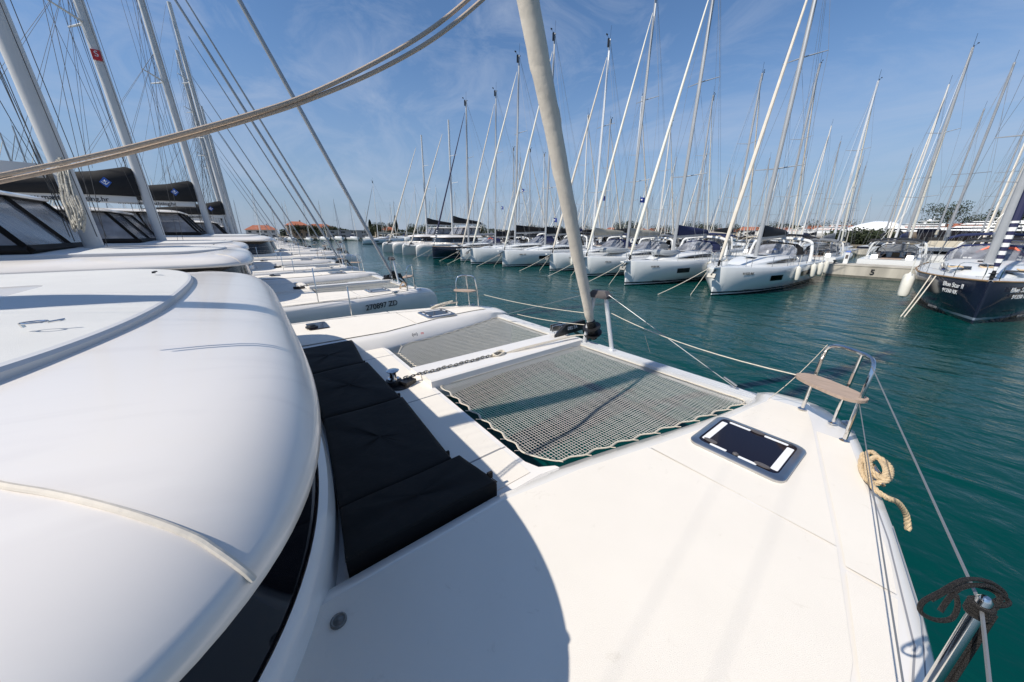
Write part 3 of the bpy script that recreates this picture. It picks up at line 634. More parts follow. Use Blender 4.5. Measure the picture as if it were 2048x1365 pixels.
# ------------------------------------------------------------------ things lying on the nearest catamaran
def cushion(x0, x1, y0, y1, f0, f1, lab):
    # x from left to right, front edge from f0 to f1
    pl = [(x0, y0), (x1, y1), (x1, f1), (x0, f0)]
    cx = sum(p[0] for p in pl) / 4; cy = sum(p[1] for p in pl) / 4
    mb = MB(); rings = []
    for z, k in ((1.585, .985), (1.60, 1), (1.72, 1), (1.743, .99), (1.752, .965), (1.755, .9), (1.753, .5), (1.752, .02)):
        ring = []
        for i in range(4):
            a, b_ = pl[i], pl[(i + 1) % 4]
            for q in range(8):
                u_ = q / 8; x, y = a[0] + (b_[0] - a[0]) * u_, a[1] + (b_[1] - a[1]) * u_; ring.append((cx + (x - cx) * k, cy + (y - cy) * k, z + (.006 * math.sin(9 * x) * math.sin(7 * y) + .004 * math.sin(23 * x + 4 * y) if z > 1.7 else 0)))
        rings.append(ring)
    mb.loft(rings); o_ = mb.build('sun_cushion', 'black_fabric', smooth=45)
    pip = MB(); pip.tube([(x, y, 1.735) for x, y in [(cx + (p[0] - cx) * 1.001, cy + (p[1] - cy) * 1.001) for p in pl]], .005, 5, closed=True); pip.build('piping', 'black_fabric', o_)
    st = MB(); st.box((x1 - .12, f1 + .02, 1.70), (.02, .04, .05)); st.build('strap', 'black_fabric', o_)
    return tag(o_, lab, 'cushion', 'black sun cushions in front of the cabin')
cushion(-5.62, -4.47, .2, .25, 1.04, .93, 'black sun cushion farthest from the camera, its far end in sunlight')
cushion(-4.46, -3.22, .25, .25, .97, .97, 'second black sun cushion from the far end, beside the windlass')
cushion(-3.21, -1.98, .25, .14, .99, .93, 'large black sun cushion next to the nearest one, wholly in shade')
cushion(-1.97, -1.57, .14, .09, 1.0, 1.07, 'narrow black sun cushion nearest the camera, with a sunlit corner')

# coil of rope by the anchor channel
mb = MB()
for k in range(7):
    r1, r2_ = .10 + .02 * rnd.random(), .05 + .02 * rnd.random(); cx, cy = -3.80 + rnd.uniform(-.02, .02), 2.68 + rnd.uniform(-.03, .03); a0 = rnd.uniform(-.3, .3) + PI / 2
    mb.tube([(cx + r1 * math.cos(a) * math.cos(a0) - r2_ * math.sin(a) * math.sin(a0), cy + r1 * math.cos(a) * math.sin(a0) + r2_ * math.sin(a) * math.cos(a0), 1.62 + .012 * k + .01 * math.sin(3 * a + k)) for a in [2 * PI * i / 18 for i in range(18)]], .009, 6, closed=True)
for dx in (0, .03, .055): mb.tube(smooth_path([(-3.8 + dx, 2.75, 1.66), (-3.76 + dx, 3.1, 1.69), (-3.7 + dx * .8, 3.6, 1.71), (-3.62 + dx * .5, 4.15, 1.73), (-3.45, 4.35, 1.72)], 5), .0085, 6)
tag(mb.build('rope_coil', 'rope_white'), 'cream rope coil lying on the centre beam beside the anchor chain', 'rope')
# laid rope on the starboard cleat
P_ = [at(1760, 955, 1.80), at(1742, 940, 1.83), at(1730, 915, 1.80), at(1745, 905, 1.80), at(1770, 935, 1.85), at(1768, 955, 1.83), at(1748, 950, 1.81), at(1738, 925, 1.83), at(1728, 908, 1.80), at(1722, 935, 1.79), at(1740, 965, 1.78), at(1775, 960, 1.82), at(1780, 935, 1.84), at(1755, 915, 1.84), at(1735, 930, 1.82), at(1745, 972, 1.80), at(1772, 995, 1.77), at(1795, 1005, 1.72), at(1812, 1030, 1.60), at(1816, 1060, 1.50)]
tag(rot_twist(P_, .0175, 3, .085, 6, 12).build('mooring_rope', 'rope_gold', fix=False), 'thick golden laid rope looped round the cleat at the right deck edge', 'rope')
P_ = [at(870, 612, 1.8), at(890, 606, 1.86), at(905, 603, 1.88), at(885, 612, 1.82), at(862, 617, 1.78), at(880, 610, 1.85), at(915, 605, 1.84)]
tag(rot_twist(P_, .02, 3, .1, 5, 8).build('mooring_rope', 'rope_white', fix=False), 'cream rope bundle on the far gunwale of the nearest catamaran', 'rope')
P_ = [at(800, 572, 1.8), at(806, 565, 1.95), at(812, 572, 1.85), at(800, 576, 1.8), at(806, 585, 1.5), at(812, 612, .9)]
r_ = rot_twist(P_, .02, 3, .1, 5, 8); P_ = [at(808, 570, 1.85), at(825, 590, 1.5), at(850, 610, 1.0)]; r2_ = rot_twist(P_, .018, 3, .1, 5, 8); r_.add(r2_.v, r2_.f)
tag(r_.build('mooring_rope', 'rope_tan', fix=False), 'tan rope knotted on the bow beside the black number 270897 ZD', 'rope')
# doubled rope across the upper left
for k, lab in ((0, 'upper of the two tan ropes sweeping across the sky at upper left'), (1, 'lower of the two tan ropes sweeping across the sky at upper left')):
    pix = ([(-260, 400), (0, 351), (250, 297), (480, 235), (620, 188), (760, 120), (860, 60), (935, 0), (1000, -62)], [(-260, 414), (0, 364), (250, 308), (480, 245), (620, 199), (760, 139), (870, 76), (960, 4), (1035, -70)])[k]
    n_ = len(pix); P_ = [along(px, py, .95 + 2.0 * (i / (n_ - 1)) ** 1.2 + .014 * k) for i, (px, py) in enumerate(pix)]
    tag(MB().tube(smooth_path(P_, 12), [.0056 + .0115 * (i / (12 * (n_ - 1))) for i in range(12 * (n_ - 1) + 1)], 10).build('halyard_rope', 'rope_braid', fix=False), lab, 'rope', 'doubled tan rope')
# black line on the near stanchion head
T = Vector((.24, 1.2, 2.585)); mb = MB(); Q = .775
def loop(pts, r=.0048): mb.tube(smooth_path(pts, 8), r, 8)
loop([along(1985, 1205, Q + .01), along(2010, 1190, Q + .01), along(1980, 1165, Q + .01), along(1930, 1160, Q), along(1880, 1185, Q), along(1845, 1205, Q), along(1842, 1225, Q), along(1870, 1240, Q), along(1902, 1238, Q), along(1915, 1215, Q), along(1912, 1190, Q)])
loop([along(1880, 1223, Q), along(1900, 1195, Q), along(1925, 1175, Q), along(1975, 1172, Q), along(2015, 1200, Q + .01), along(2012, 1210, Q), along(1990, 1212, Q), along(1965, 1205, Q)])
loop([along(1862, 1200, Q), along(1900, 1180, Q), along(1940, 1170, Q + .01), along(1985, 1182, Q + .01), along(2000, 1200, Q), along(1985, 1220, Q), along(1962, 1215, Q)])
for k in range(4): mb.tube([T + Vector((.0165 * math.cos(a), .0165 * math.sin(a), -.012 - .009 * k)) for a in [2 * PI * i / 14 for i in range(14)]], .005, 6, closed=True)
for dx in (0, .009): mb.tube([T + Vector((.014 + dx, .012, -.03)), T + Vector((.022 + dx, .016, -.8))], .0048, 8)
tag(mb.build('black_cord', 'rope_black'), 'black braided cord knotted round the top of the nearest steel stanchion', 'cord')
# bow safety ropes
mb = MB(); mb.tube(sag(at(968, 590, 2.2), (-3.45, 4.3, 2.12), .04), .006, 6); mb.tube(sag(at(1035, 629, 1.75), (-3.5, 4.35, 1.9), .03), .006, 6)
mb.tube(sag((-3.05, 4.3, 2.2), at(1600, 752, 2.15), .08), .006, 6); mb.tube(sag(at(1655, 690, 2.44), at(1535, 800, 1.72), .04), .0035, 5); mb.tube(sag(at(1290, 672, 2.05), at(1300, 704, 1.75), .0), .004, 5)
tag(mb.build('safety_rope', 'rope_white'), 'thin white safety rope strung between the two bow seats', 'rope')
# thick coil hanging on the first left mast
mb = MB(); A0 = along(118, 335, 13.6 / 1.0 * .62)
def onmast(px, py, dz=0): return along(px, py, 7.35 + dz)
for k in range(26):
    w1 = rnd.uniform(-12, 14); a = onmast(122 + w1 * .5 + rnd.uniform(-4, 4), 325 + rnd.uniform(-10, 10), rnd.uniform(-.1, .1)); m1 = onmast(135 + w1 * 1.0, 392, rnd.uniform(-.1, .1)); m2 = onmast(148 + w1 * 1.1, 425, rnd.uniform(-.1, .1)); b_ = onmast(157 + w1 * .8, 452 + rnd.uniform(-12, 12), rnd.uniform(-.1, .1))
    mb.tube(smooth_path([a, m1, m2, b_, m2 + Vector((.03, .05, 0)), m1 + Vector((.04, .05, 0))], 4), .02, 5)
for k in range(4): c = onmast(131, 372 + 4 * k); mb.tube([c + Vector((.12 * math.cos(a) * .5, .12 * math.cos(a) * .8, .05 * math.sin(a))) for a in [2 * PI * i / 10 for i in range(10)]], .016, 5, closed=True)
tag(mb.build('rope_bundle', 'rope_grey', fix=False), 'thick bundle of grey halyards hung on the leftmost mast', 'rope')

# ================================================================== MONOHULLS (local: bow +y at y=7, stern y=-7, water z=0)
def mono_rings(L2=7.0, sheer=1.42, beam=2.15):
    rings = []
    for i in range(23):
        q = i / 22; y = L2 - 2 * L2 * (q ** 1.15)
        hb = beam * interp([(0, .03), (.03, .15), (.1, .40), (.2, .66), (.35, .9), (.55, 1), (.8, 1), (1, .93)], q); wb = beam * interp([(0, .01), (.05, .09), (.15, .32), (.3, .58), (.5, .8), (.8, .84), (1, .74)], q)
        z = sheer + .12 * (1 - q) ** 2 - .05 * q; dp = interp([(0, -.3), (.1, -.5), (.6, -.6), (.93, -.3), (1, .05)], q)
        rings.append([(hb * .97, y, z + .06), (hb, y, z), (hb * .995, y, z - .3), (hb * .94 + wb * .06, y, z * .5), (wb, y, .08), (wb * .75, y, dp * .5), (0, y, dp), (-wb * .75, y, dp * .5), (-wb, y, .08), (-hb * .94 - wb * .06, y, z * .5), (-hb * .995, y, z - .3), (-hb, y, z), (-hb * .97, y, z + .06)])
    return rings
def make_mono(hullm='white_hull', canvas='charcoal_canvas', genoa='sail_white', mastm='mast_grey', mh=19.0, detail=True, teakrail=False, winds=True, sprit=True, boomcover='grey_canvas', fat=1.0):
    root = thing('sailboat', 'white sailboat', 'sailboat'); rings = mono_rings()
    hull = MB().loft(rings, closed=False, cap0=True, cap1=True).build('hull', hullm, root, smooth=50)
    dk = MB(); n = len(rings)
    for i in range(n - 1):
        a, b_ = rings[i], rings[i + 1]
        A_ = [(a[0][0] * (1 - 2 * k / 6), a[0][1], a[0][2] - .015 + .05 * math.sin(PI * k / 6)) for k in range(7)]; B_ = [(b_[0][0] * (1 - 2 * k / 6), b_[0][1], b_[0][2] - .015 + .05 * math.sin(PI * k / 6)) for k in range(7)]
        for k in range(6): dk.quad(A_[k], A_[k + 1], B_[k + 1], B_[k])
    dk.build('deck', 'gelcoat_far', root)
    if teakrail:
        MB().tube([(r[1][0] + .0, r[1][1], r[1][2] + .07) for r in rings], .035, 6).tube([(r[-2][0], r[-2][1], r[-2][2] + .07) for r in rings], .035, 6).build('rubbing_strake', 'teak_rail', root)
    # coach roof
    cr_ = []
    for y, w_, h_ in ((4.6, .25, .02), (4.0, .6, .15), (3.0, .95, .3), (1.5, 1.25, .45), (-.5, 1.38, .5), (-2.3, 1.4, .52), (-2.6, 1.4, .3)):
        cr_.append([(-w_, y, 1.42), (-w_ * .93, y, 1.44 + h_ * .75), (-w_ * .7, y, 1.45 + h_), (0, y, 1.49 + h_), (w_ * .7, y, 1.45 + h_), (w_ * .93, y, 1.44 + h_ * .75), (w_, y, 1.42)])
    MB().loft(cr_, closed=False, cap0=False, cap1=False).build('coachroof', 'gelcoat_far', root, smooth=40)
    for s in (1, -1):
        wv = []
        for y, w_, z0, z1 in ((2.6, 1.045, 1.6, 1.62), (1.6, 1.262, 1.58, 1.72), (0, 1.36, 1.57, 1.80), (-1.6, 1.405, 1.56, 1.78), (-2.0, 1.41, 1.6, 1.7)):
            wv.append([(s * w_, y, z0), (s * (w_ - .03), y, z1)])
        wb_ = MB()
        for a, b_ in zip(wv, wv[1:]): wb_.quad((a[0][0] + s * .012, *a[0][1:]), (b_[0][0] + s * .012, *b_[0][1:]), (b_[1][0] + s * .012, *b_[1][1:]), (a[1][0] + s * .012, *a[1][1:]))
        wb_.build('cabin_window', 'black_glass', root, smooth=0)
        if winds:
            for y0, y1 in ((3.7, 2.5), (-.2, -2.4)):
                def hxz(y, z):
                    for a, b_ in zip(rings, rings[1:]):
                        if b_[1][1] <= y <= a[1][1]:
                            t_ = (a[1][1] - y) / (a[1][1] - b_[1][1]); xs = [(a[k][2] + (b_[k][2] - a[k][2]) * t_, a[k][0] + (b_[k][0] - a[k][0]) * t_) for k in (1, 2, 3, 4)]
                            return interp(sorted(xs), z)
                m1 = MB(); zz = (.74, 1.04)
                for q in range(8):
                    ya_, yb_ = y0 + (y1 - y0) * q / 8, y0 + (y1 - y0) * (q + 1) / 8
                    m1.quad(*[(s * (hxz(y, z) + .018), y, z) for y, z in ((ya_, zz[0]), (yb_, zz[0]), (yb_, zz[1]), (ya_, zz[1]))])
                    m1.build('hull_window', 'black_glass', root, smooth=0)
    MB().box((0, 4.75, 1.56), (.6, .6, .05)).box((0, 2.2, 1.93), (.55, .5, .04), rx=.06).box((0, .3, 1.99), (.6, .4, .04)).build('hatch', 'black_glass', root, smooth=0)
    # mast + boom + sails
    my = 1.35; mt = MB().tube([(0, my, 1.85), (0, my - .25, mh * .6), (0, my - .45, mh)], [.12 * fat, .12 * fat, .085 * fat], 10, r2=[.085 * fat, .085 * fat, .06 * fat]).build('mast', mastm, root)
    sp_ = MB(); hz = (mh * .37, mh * .66)
    for z in hz:
        wd = 1.25 if z == hz[0] else 1.0; yy = my - .25 * z / (mh * .6)
        for s in (1, -1): MB().tube([(0, yy, z), (s * wd, yy - .45, z + .12)], [.04, .02], 5).build('spreader', mastm, mt)
    tp = MB(); ty = my - .45; tp.tube([(0, ty, mh), (0, ty - .05, mh + .95)], .012, 4); tp.tube([(0, ty, mh), (0, ty + .45, mh + .12)], .012, 4); tp.box((0, ty + .45, mh + .2), (.05, .18, .1)); tp.tube([(0, ty, mh), (.25, ty - .3, mh + .1)], .012, 4); tp.lathe((.25, ty - .3, mh + .1), [(.06, 0), (.06, .05)], 8)
    tp.box((0, ty + .2, mh - .3), (.1, .14, .6)); tp.build('masthead_gear', 'black_plastic', mt)
    MB().tube([(0, my - .15, 3.05), (0, -4.0, 3.2)], .09, 8, r2=.13).build('boom', mastm, root)
    if boomcover:
        rr = [[(w_ * a, y, 3.12 + (y - my) * -.028 + h_ * b_) for a, b_ in ((-.8, 0), (-1, .3), (-.6, .85), (0, 1), (.6, .85), (1, .3), (.8, 0))] for y, w_, h_ in ((my - .2, .16, .75), (my - .6, .2, .7), (-1.5, .19, .5), (-3.6, .13, .3), (-3.9, .05, .1))]
        MB().loft(rr).build('sail_cover', boomcover, root, smooth=50)
    gz = mh * .93
    g = MB(); A_, B_ = Vector((0, 6.7, 1.95)), Vector((0, my - .2, gz)); g.tube([A_.lerp(B_, q) for q in (0, .02, .15, .5, .9, 1)], [.04, .085, .11, .09, .05, .02], 8); g.build('furled_genoa', genoa, root)
    MB().tube([Vector((0, 6.78, 1.5)), A_], .05, 8).lathe((0, 6.74, 1.72), [(.1, 0), (.12, .02), (.06, .04), (.06, .12), (.12, .14), (.1, .16)], 10).build('furler_drum', 'black_plastic', root)
    rg = MB(); tz = mh * .95
    for s in (1, -1):
        y1_, y2_ = my - .25 * hz[0] / (mh * .6) - .45, my - .25 * hz[1] / (mh * .6) - .45
        rg.tube([(s * 1.9, my - .6, 1.45), (s * 1.25, y1_, hz[0] + .12), (s * 1.0, y2_, hz[1] + .12), (0, my - .42, tz)], .009, 3, caps=False)
        rg.tube([(s * 1.8, my - .5, 1.45), (0, my - .16, hz[0])], .008, 3, caps=False); rg.tube([(s * 1.25, y1_, hz[0] + .12), (0, my - .26, hz[1])], .008, 3, caps=False)
        rg.tube([(s * 1.6, -6.8, 1.5), (s * .1, -5.0, 5.5), (0, my - .45, mh)], .008, 3, caps=False)
        rg.tube([(s * .2, -2.5, 3.6), (0, my - .2, mh * .55)], .006, 3, caps=False)
    rg.tube([(0, -3.95, 3.3), (0, my - .5, mh)], .007, 3, caps=False); rg.tube([(.1, my - .0, 2.2), (.1, my - .4, mh - .3)], .008, 3, caps=False); rg.tube([(-.1, my + .2, 2.2), (-.1, my - .25, mh * .9)], .008, 3, caps=False)
    rg.build('rigging', 'wire', root, fix=False)
    # sprayhood + bimini
    sh = MB(); pr = [(-1.35, 0), (-1.25, .45), (-.9, .72), (0, .82), (.9, .72), (1.25, .45), (1.35, 0)]
    sh.loft([[(x, -1.9 - .55 * z / .8, 1.86 + z) for x, z in pr], [(x * 1.03, -2.6, 1.9 + z * 1.06) for x, z in pr], [(x * 1.03, -3.4, 1.9 + z * 1.02) for x, z in pr]], closed=False, cap0=False, cap1=False)
    s_o = sh.build('sprayhood', canvas, root, smooth=50)
    wn = MB(); P0 = [(x * .98, -1.42 - .0, 1.86) for x, z in pr]; P1 = [(x * .99, -1.88 - .55 * z / .8, 1.86 + z * .97) for x, z in pr]
    for k in range(6): wn.quad(P0[k], P0[k + 1], P1[k + 1], P1[k])
    wn.build('vinyl_window', 'vinyl', s_o, smooth=0)
    bt = MB(); ring = [(-1.5, 0), (-1.1, .16), (0, .24), (1.1, .16), (1.5, 0)]
    bt.loft([[(x, y, 3.05 + z + dz) for x, z in ring] + [(x, y, 3.0 + z + dz) for x, z in ring[::-1]] for y, dz in ((-3.5, -.05), (-4.6, .03), (-6.2, -.08))]); b_o = bt.build('bimini', canvas, root, smooth=50)
    ar = MB()
    for y in (-3.5, -6.1): ar.tube([(-1.75, -5, 1.5), (-1.52, y, 3.0)], .016, 5).tube([(1.75, -5, 1.5), (1.52, y, 3.0)], .016, 5)
    ar.build('bimini_frame', 'steel', b_o)
    if not detail:
        cl = MB()
        for k in range(3): cl.tube([(-.9 + .9 * k + .22 * math.cos(a), 3.3 - .8 * (k % 2) + .16 * math.sin(a), 1.85 + .02 * math.cos(3 * a)) for a in [2 * PI * i / 14 for i in range(14)]], .03, 5, closed=True)
        cl.build('deck_line', 'rope_gold', root)
        [MB().box(c_, z_).build('deck_hatch', 'win_dark', root, smooth=0) for c_, z_ in (((-.75, 3.4, 1.78), (.7, .5, .05)), ((.75, 3.0, 1.84), (.6, .5, .05)), ((0, 5.9, 1.55), (.5, .8, .06)))]
        MB().tube([(-1.1, -2.2, 2.2), (-.7, -2.3, 2.55), (0, -2.3, 2.62), (.4, -2.2, 2.3)], .07, 6).build('lifebuoy', 'orange_float', root)
    if detail:
        MB().tube(smooth_path([(-1.85, -3.2, 1.5), (-1.75, -3.35, 2.4), (-1.45, -3.4, 2.85), (0, -3.4, 3.0), (1.45, -3.4, 2.85), (1.75, -3.35, 2.4), (1.85, -3.2, 1.5)], 5), .09, 6, r2=.05).build('arch', 'gelcoat_far', root)
    # pulpit, stanchions, lifelines
    pu = MB()
    for s in (1, -1): pu.tube(smooth_path([(s * .85, 5.3, 1.55), (s * .8, 5.4, 2.1), (s * .45, 6.3, 2.18), (s * .2, 6.9, 2.15), (s * .18, 6.75, 1.55)], 4), .015, 5)
    pu.build('pulpit', 'chrome', root)
    st = MB()
    for s in (1, -1):
        pts = []
        for y in (5.3, 3.7, 2.0, .3, -1.4, -3.1, -4.8, -6.6):
            hb = 2.15 * interp([(0, .03), (.03, .15), (.1, .40), (.2, .66), (.35, .9), (.55, 1), (.8, 1), (1, .93)], ((7 - y) / 14) ** (1 / 1.15)) - .08
            st.tube([(s * hb, y, 1.45), (s * hb, y, 2.08)], .0125, 4); pts.append((s * hb, y, 2.08))
        st.tube(pts, .007, 3); st.tube([(x, y, 1.78) for x, y, z in pts], .006, 3)
    st.build('guard_rail', 'steel', root, fix=False)
    if sprit:
        MB().loft([[(-.22, 6.4, 1.50), (.22, 6.4, 1.50), (.22, 6.4, 1.60), (-.22, 6.4, 1.60)], [(-.12, 7.55, 1.52), (.12, 7.55, 1.52), (.12, 7.55, 1.60), (-.12, 7.55, 1.60)]]).build('bowsprit', 'gelcoat_far', root, smooth=20)
        MB().box((0, 7.25, 1.32), (.06, .5, .08), rx=-.5).box((0, 7.42, 1.15), (.4, .08, .24), rx=.5).build('anchor', 'galvanised', root, smooth=0)
    wh = MB()
    for s in (1, -1): MB().tube([(s * .95 + .42 * math.cos(a), -5.2, 2.0 + .42 * math.sin(a)) for a in [2 * PI * i / 14 for i in range(14)]], .02, 5, closed=True).box((s * .95, -5.0, 1.7), (.25, .3, .8)).build('steering_wheel', 'grey_plastic', root)
    # cockpit well and coamings, seen from astern
    ck = MB(); ck.box((0, -4.6, 1.475), (1.3, 3.8, .03)); ck.build('cockpit_well', 'teak', root, smooth=0)
    ck = MB()
    for s in (1, -1): ck.box((s * 1.1, -4.2, 1.62), (.45, 3.0, .34), top=.9)
    ck.box((0, -2.64, 1.68), (1.2, .05, .5)); ck.build('coaming', 'gelcoat_far', root, smooth=20)
    MB().box((0, -2.69, 1.72), (.5, .03, .42)).build('companionway', 'teak_rail', root, smooth=0)
    return root
proto_a = make_mono()
proto_b = make_mono(canvas='black_fabric', mh=20.5, genoa='sail_cream', boomcover='charcoal_canvas')
proto_navy = make_mono(hullm='navy_striped', canvas='navy_canvas', mh=19.5, boomcover=None, teakrail=True, mastm='mast_grey', winds=False, sprit=False, fat=1.4, detail=False, genoa='sail_striped')
protos_used = set(); vr = random.Random(3); CAN = ('charcoal_canvas', 'black_fabric', 'grey_canvas', 'navy_canvas', 'charcoal_canvas', 'beige_canvas')
def place(proto, x, y, rz, label, group, s=1.0, tilt=0):
    if proto.name not in protos_used: protos_used.add(proto.name); c = proto; PK[proto.name] = kids(proto)
    else: c = copy_tree(proto)
    c.location = (x, y, 0); c.rotation_euler = (0, 0, rz); c.scale = (s, s, s); c['label'] = label; c['group'] = group
    cv = vr.choice(CAN); mc = vr.choice(('mast_grey', 'mast_grey', 'mast_white', 'aluminium'))
    if proto is not proto_navy:
        for ch in kids(c):
            n_ = ch.name.split('.')[0]
            if n_ in ('sprayhood', 'bimini', 'sail_cover'): ch.material_slots[0].link = 'OBJECT'; ch.material_slots[0].material = M[cv if n_ != 'sail_cover' else vr.choice(CAN)]
            if n_ == 'mast': ch.material_slots[0].link = 'OBJECT'; ch.material_slots[0].material = M[mc]
            if n_ == 'furled_genoa': ch.material_slots[0].link = 'OBJECT'; ch.material_slots[0].material = M[vr.choice(('sail_white', 'sail_white', 'sail_cream', 'grey_canvas', 'sail_navy') if 'right pontoon' not in group else ('sail_white', 'sail_cream'))]
    return c
PK = {}
GR = 'sailboats moored bows out along the right pontoon'
row = [(-7.85, 20.2, proto_a, 1.0, 'white sailboat nearest in the right row, white fenders along its side'),
       (-13.07, 19.6, proto_a, 1.02, 'white sailboat second from the right in the right row, dark square hull window'),
       (-17.9, 21.0, proto_b, .98, 'white sailboat half hidden behind the cream furled sail'),
       (-22.4, 21.6, proto_a, 1.0, 'white sailboat just left of the cream furled sail'),
       (-28.3, 20.5, proto_b, 1.04, 'white sailboat with a tall mast, second left of the cream furled sail'),
       (-32.8, 19.4, proto_a, 1.1, 'white sailboat just right of the blunt white bow beside the navy hull'),
       (-37.3, 20.6, proto_b, .93, 'white sailboat whose blunt bow covers the stern of the navy sailboat'),
       (-43.2, 19.6, proto_navy, 1.0, 'navy blue hulled sailboat between white boats in the middle of the right row')]
R1 = []
for x, yb, p, s_, lab in row: R1.append(place(p, x, yb + 7 * s_, PI, lab, GR, s_))
blue = place(proto_navy, 1.05, 21.9 + 7.2, PI, 'large navy sailboat at the right edge with Blue Star II on its bow', GR, 1.03)
# cats at the far end of the right row
for x, lab in ((-51.3, 'modern white catamaran facing the camera right of the black sail bag'), (-61.5, 'white catamaran at the far left end of the right row under a black sail bag')):
    c = copy_tree(cat, skip=('anchor_chain', 'trampoline', 'windlass', 'deck_filler', 'toe_rail', 'locker_gap', 'pad_eye')); c.location = (x, 24.2, 0); c.rotation_euler = (0, 0, PI); tag(c, lab, 'catamaran', 'catamarans in the right row')
mono = place(proto_a, -112, 34, R(195), 'lone white sailboat far off in the gap of open water between the two rows', 'sailboats beyond', .95)

# bow lettering
def bow_text(boat, s, body, size, y, z, m_, side=1, tiltx=.0):
    rings = mono_rings(); hb = interp([(-r[1][1], r[3][0] + (r[1][0] - r[3][0]) * (z - r[3][2]) / (r[1][2] - r[3][2])) for r in rings], -y)
    h2 = interp([(-r[1][1], r[3][0] + (r[1][0] - r[3][0]) * (z - r[3][2]) / (r[1][2] - r[3][2])) for r in rings], -(y - .5))
    slope = (h2 - hb) / .5
    xd = (side * -slope * -1, -1, 0) if side > 0 else (slope, 1, 0)
    xd = (side * slope, -1, 0) if side < 0 else (-slope, 1, 0)
    text('lettering', body, size, m_, (side * (hb + .03), y, z), frame_rot(xd, (side * .12, 0, 1)), boat, ext=.004, bold=.002)
bow_text(R1[0], 1, '91332 RK', .19, 5.5, 1.22, 'black_mark', -1); bow_text(R1[0], 1, 'BENETEAU', .12, 5.3, .3, 'black_mark', -1)
bow_text(R1[1], 1, '9100 RK', .17, 5.5, 1.22, 'black_mark', -1); bow_text(R1[1], 1, 'BENETEAU', .12, 5.3, .3, 'black_mark', -1)
for k in (2, 3, 4): bow_text(R1[k], 1, ('Alboran', 'TIDE ZD', 'LIBRA ZD')[k - 2], .17, 5.4, 1.2, 'black_mark', -1)
for sd in (1, -1): bow_text(blue, 1, 'Blue Star II', .25, 6.15, 1.3, 'white_mark', sd); bow_text(blue, 1, '91350 RK', .21, 6.1, 1.05, 'white_mark', sd); bow_text(blue, 1, 'BENETEAU', .13, 5.5, .3, 'grey_mark', sd)
text('lettering', '|60', .4, 'white_mark', (0, 0, 0), frame_rot((0, 1, 0), (0, 0, 1)), None) if False else None

# fenders
def fender(p, r, l, lab, g, tilt=0):
    mb = MB().lathe((0, 0, 0), [(.03, -l / 2 - .1), (.05, -l / 2 - .04), (r * .8, -l / 2), (r, -l / 2 + .12), (r, l / 2 - .12), (r * .8, l / 2), (.05, l / 2 + .04), (.03, l / 2 + .1)], 14).tube([(0, 0, l / 2 + .05), (0, 0, l / 2 + .75)], .012, 4)
    o_ = mb.build('fender', 'fender'); o_.location = p; o_.rotation_euler = (tilt, 0, 0); return tag(o_, lab, 'fender', g)
GF = 'white fenders hanging on hulls'
for k, (x, y, lab) in enumerate(((-5.68, 26.6, 'leftmost white fender hanging on the nearest right row sailboat'), (-5.55, 29.6, 'second white fender on the nearest right row sailboat'), (-5.53, 31.4, 'third white fender on the nearest right row sailboat'), (-5.58, 33.2, 'last white fender near the stern of the nearest right row sailboat'))):
    fender((x, y, .98), .17, .75, lab, GF)
fender((-10.75, 26.5, 1.0), .16, .7, 'white fender high on the side of the second right row sailboat', GF); fender((-10.72, 29.2, 1.0), .16, .7, 'white fender low on the aft side of the second right row sailboat', GF)
fender((-21.2, 23.2, .95), .14, .65, 'white fender beside the stem left of the cream furled sail', GF)
fender((-1.08, 24.7, .95), .2, .95, 'left one of the two big fenders on the navy Blue Star II hull', GF, -.12); fender((-1.12, 25.2, 1.0), .2, .95, 'right one of the two big fenders on the navy Blue Star II hull', GF, -.12)
fender((-3.05, 22.9, 1.0), .14, .6, 'x', GF); bpy.data.objects.remove(bpy.data.objects[-1]) if False else None
for o_ in list(bpy.data.objects):
    if o_.get('label') == 'x': bpy.data.objects.remove(o_)

# mooring lines from the bows
for k, (x, yb, p, s_, lab) in enumerate(row):
    sd = 1 if k % 2 else -1
    mb = MB(); mb.tube(sag((x - .55, yb + .6, 1.5), (x - 2.2, yb - 2.1, -.1), .08), .018, 5); mb.tube(sag((x - .6, yb + .75, 1.5), (x - .9, yb - .6, -.1), .0), .014, 5)
    tag(mb.build('mooring_line', 'rope_white'), 'mooring lines at the bow of the ' + ' '.join(lab.split(',')[0].replace('white sailboat', 'sailboat').split()[:9]), 'mooring line', 'mooring lines')
for sx, lab in ((-1, 'pair of pale mooring lines on the left bow of the navy Blue Star II'), (1, 'pair of pale mooring lines on the right bow of the navy Blue Star II')):
    mb = MB(); mb.tube(sag((1.05 + sx * 1.35, 23.7, 1.58), (1.05 + sx * 1.75, 21.4, -.1), .05), .022, 5); mb.tube(sag((1.05 + sx * 1.5, 24.0, 1.58), (1.05 + sx * 1.85, 21.3, -.1), .12), .022, 5)
    tag(mb.build('mooring_line', 'rope_white'), lab, 'mooring line', 'mooring lines')
def dinghy(x, y, z, rz, lab):
    root = thing('inflatable_dinghy', lab, 'dinghy', (x, y, z), rz, 'folded dinghies on foredecks')
    MB().tube(smooth_path([(-.55, -1.2, .2), (-.58, 0, .2), (-.5, .8, .22), (0, 1.35, .28), (.5, .8, .22), (.58, 0, .2), (.55, -1.2, .2)], 5), .2, 10).build('tube', 'water_grey', root)
    MB().prism([(-.5, -1.15), (.5, -1.15), (.5, .7), (0, 1.15), (-.5, .7)], .1, .3).build('hull', 'gelcoat_far', root, smooth=20)
dinghy(-17.9, 24.6, 1.75, PI, 'pale grey inflatable dinghy upturned on the foredeck just right of the cream furled sail')
dinghy(-13.07, 24.2, 1.8, PI + .2, 'pale grey inflatable dinghy on the foredeck of the second right row sailboat')
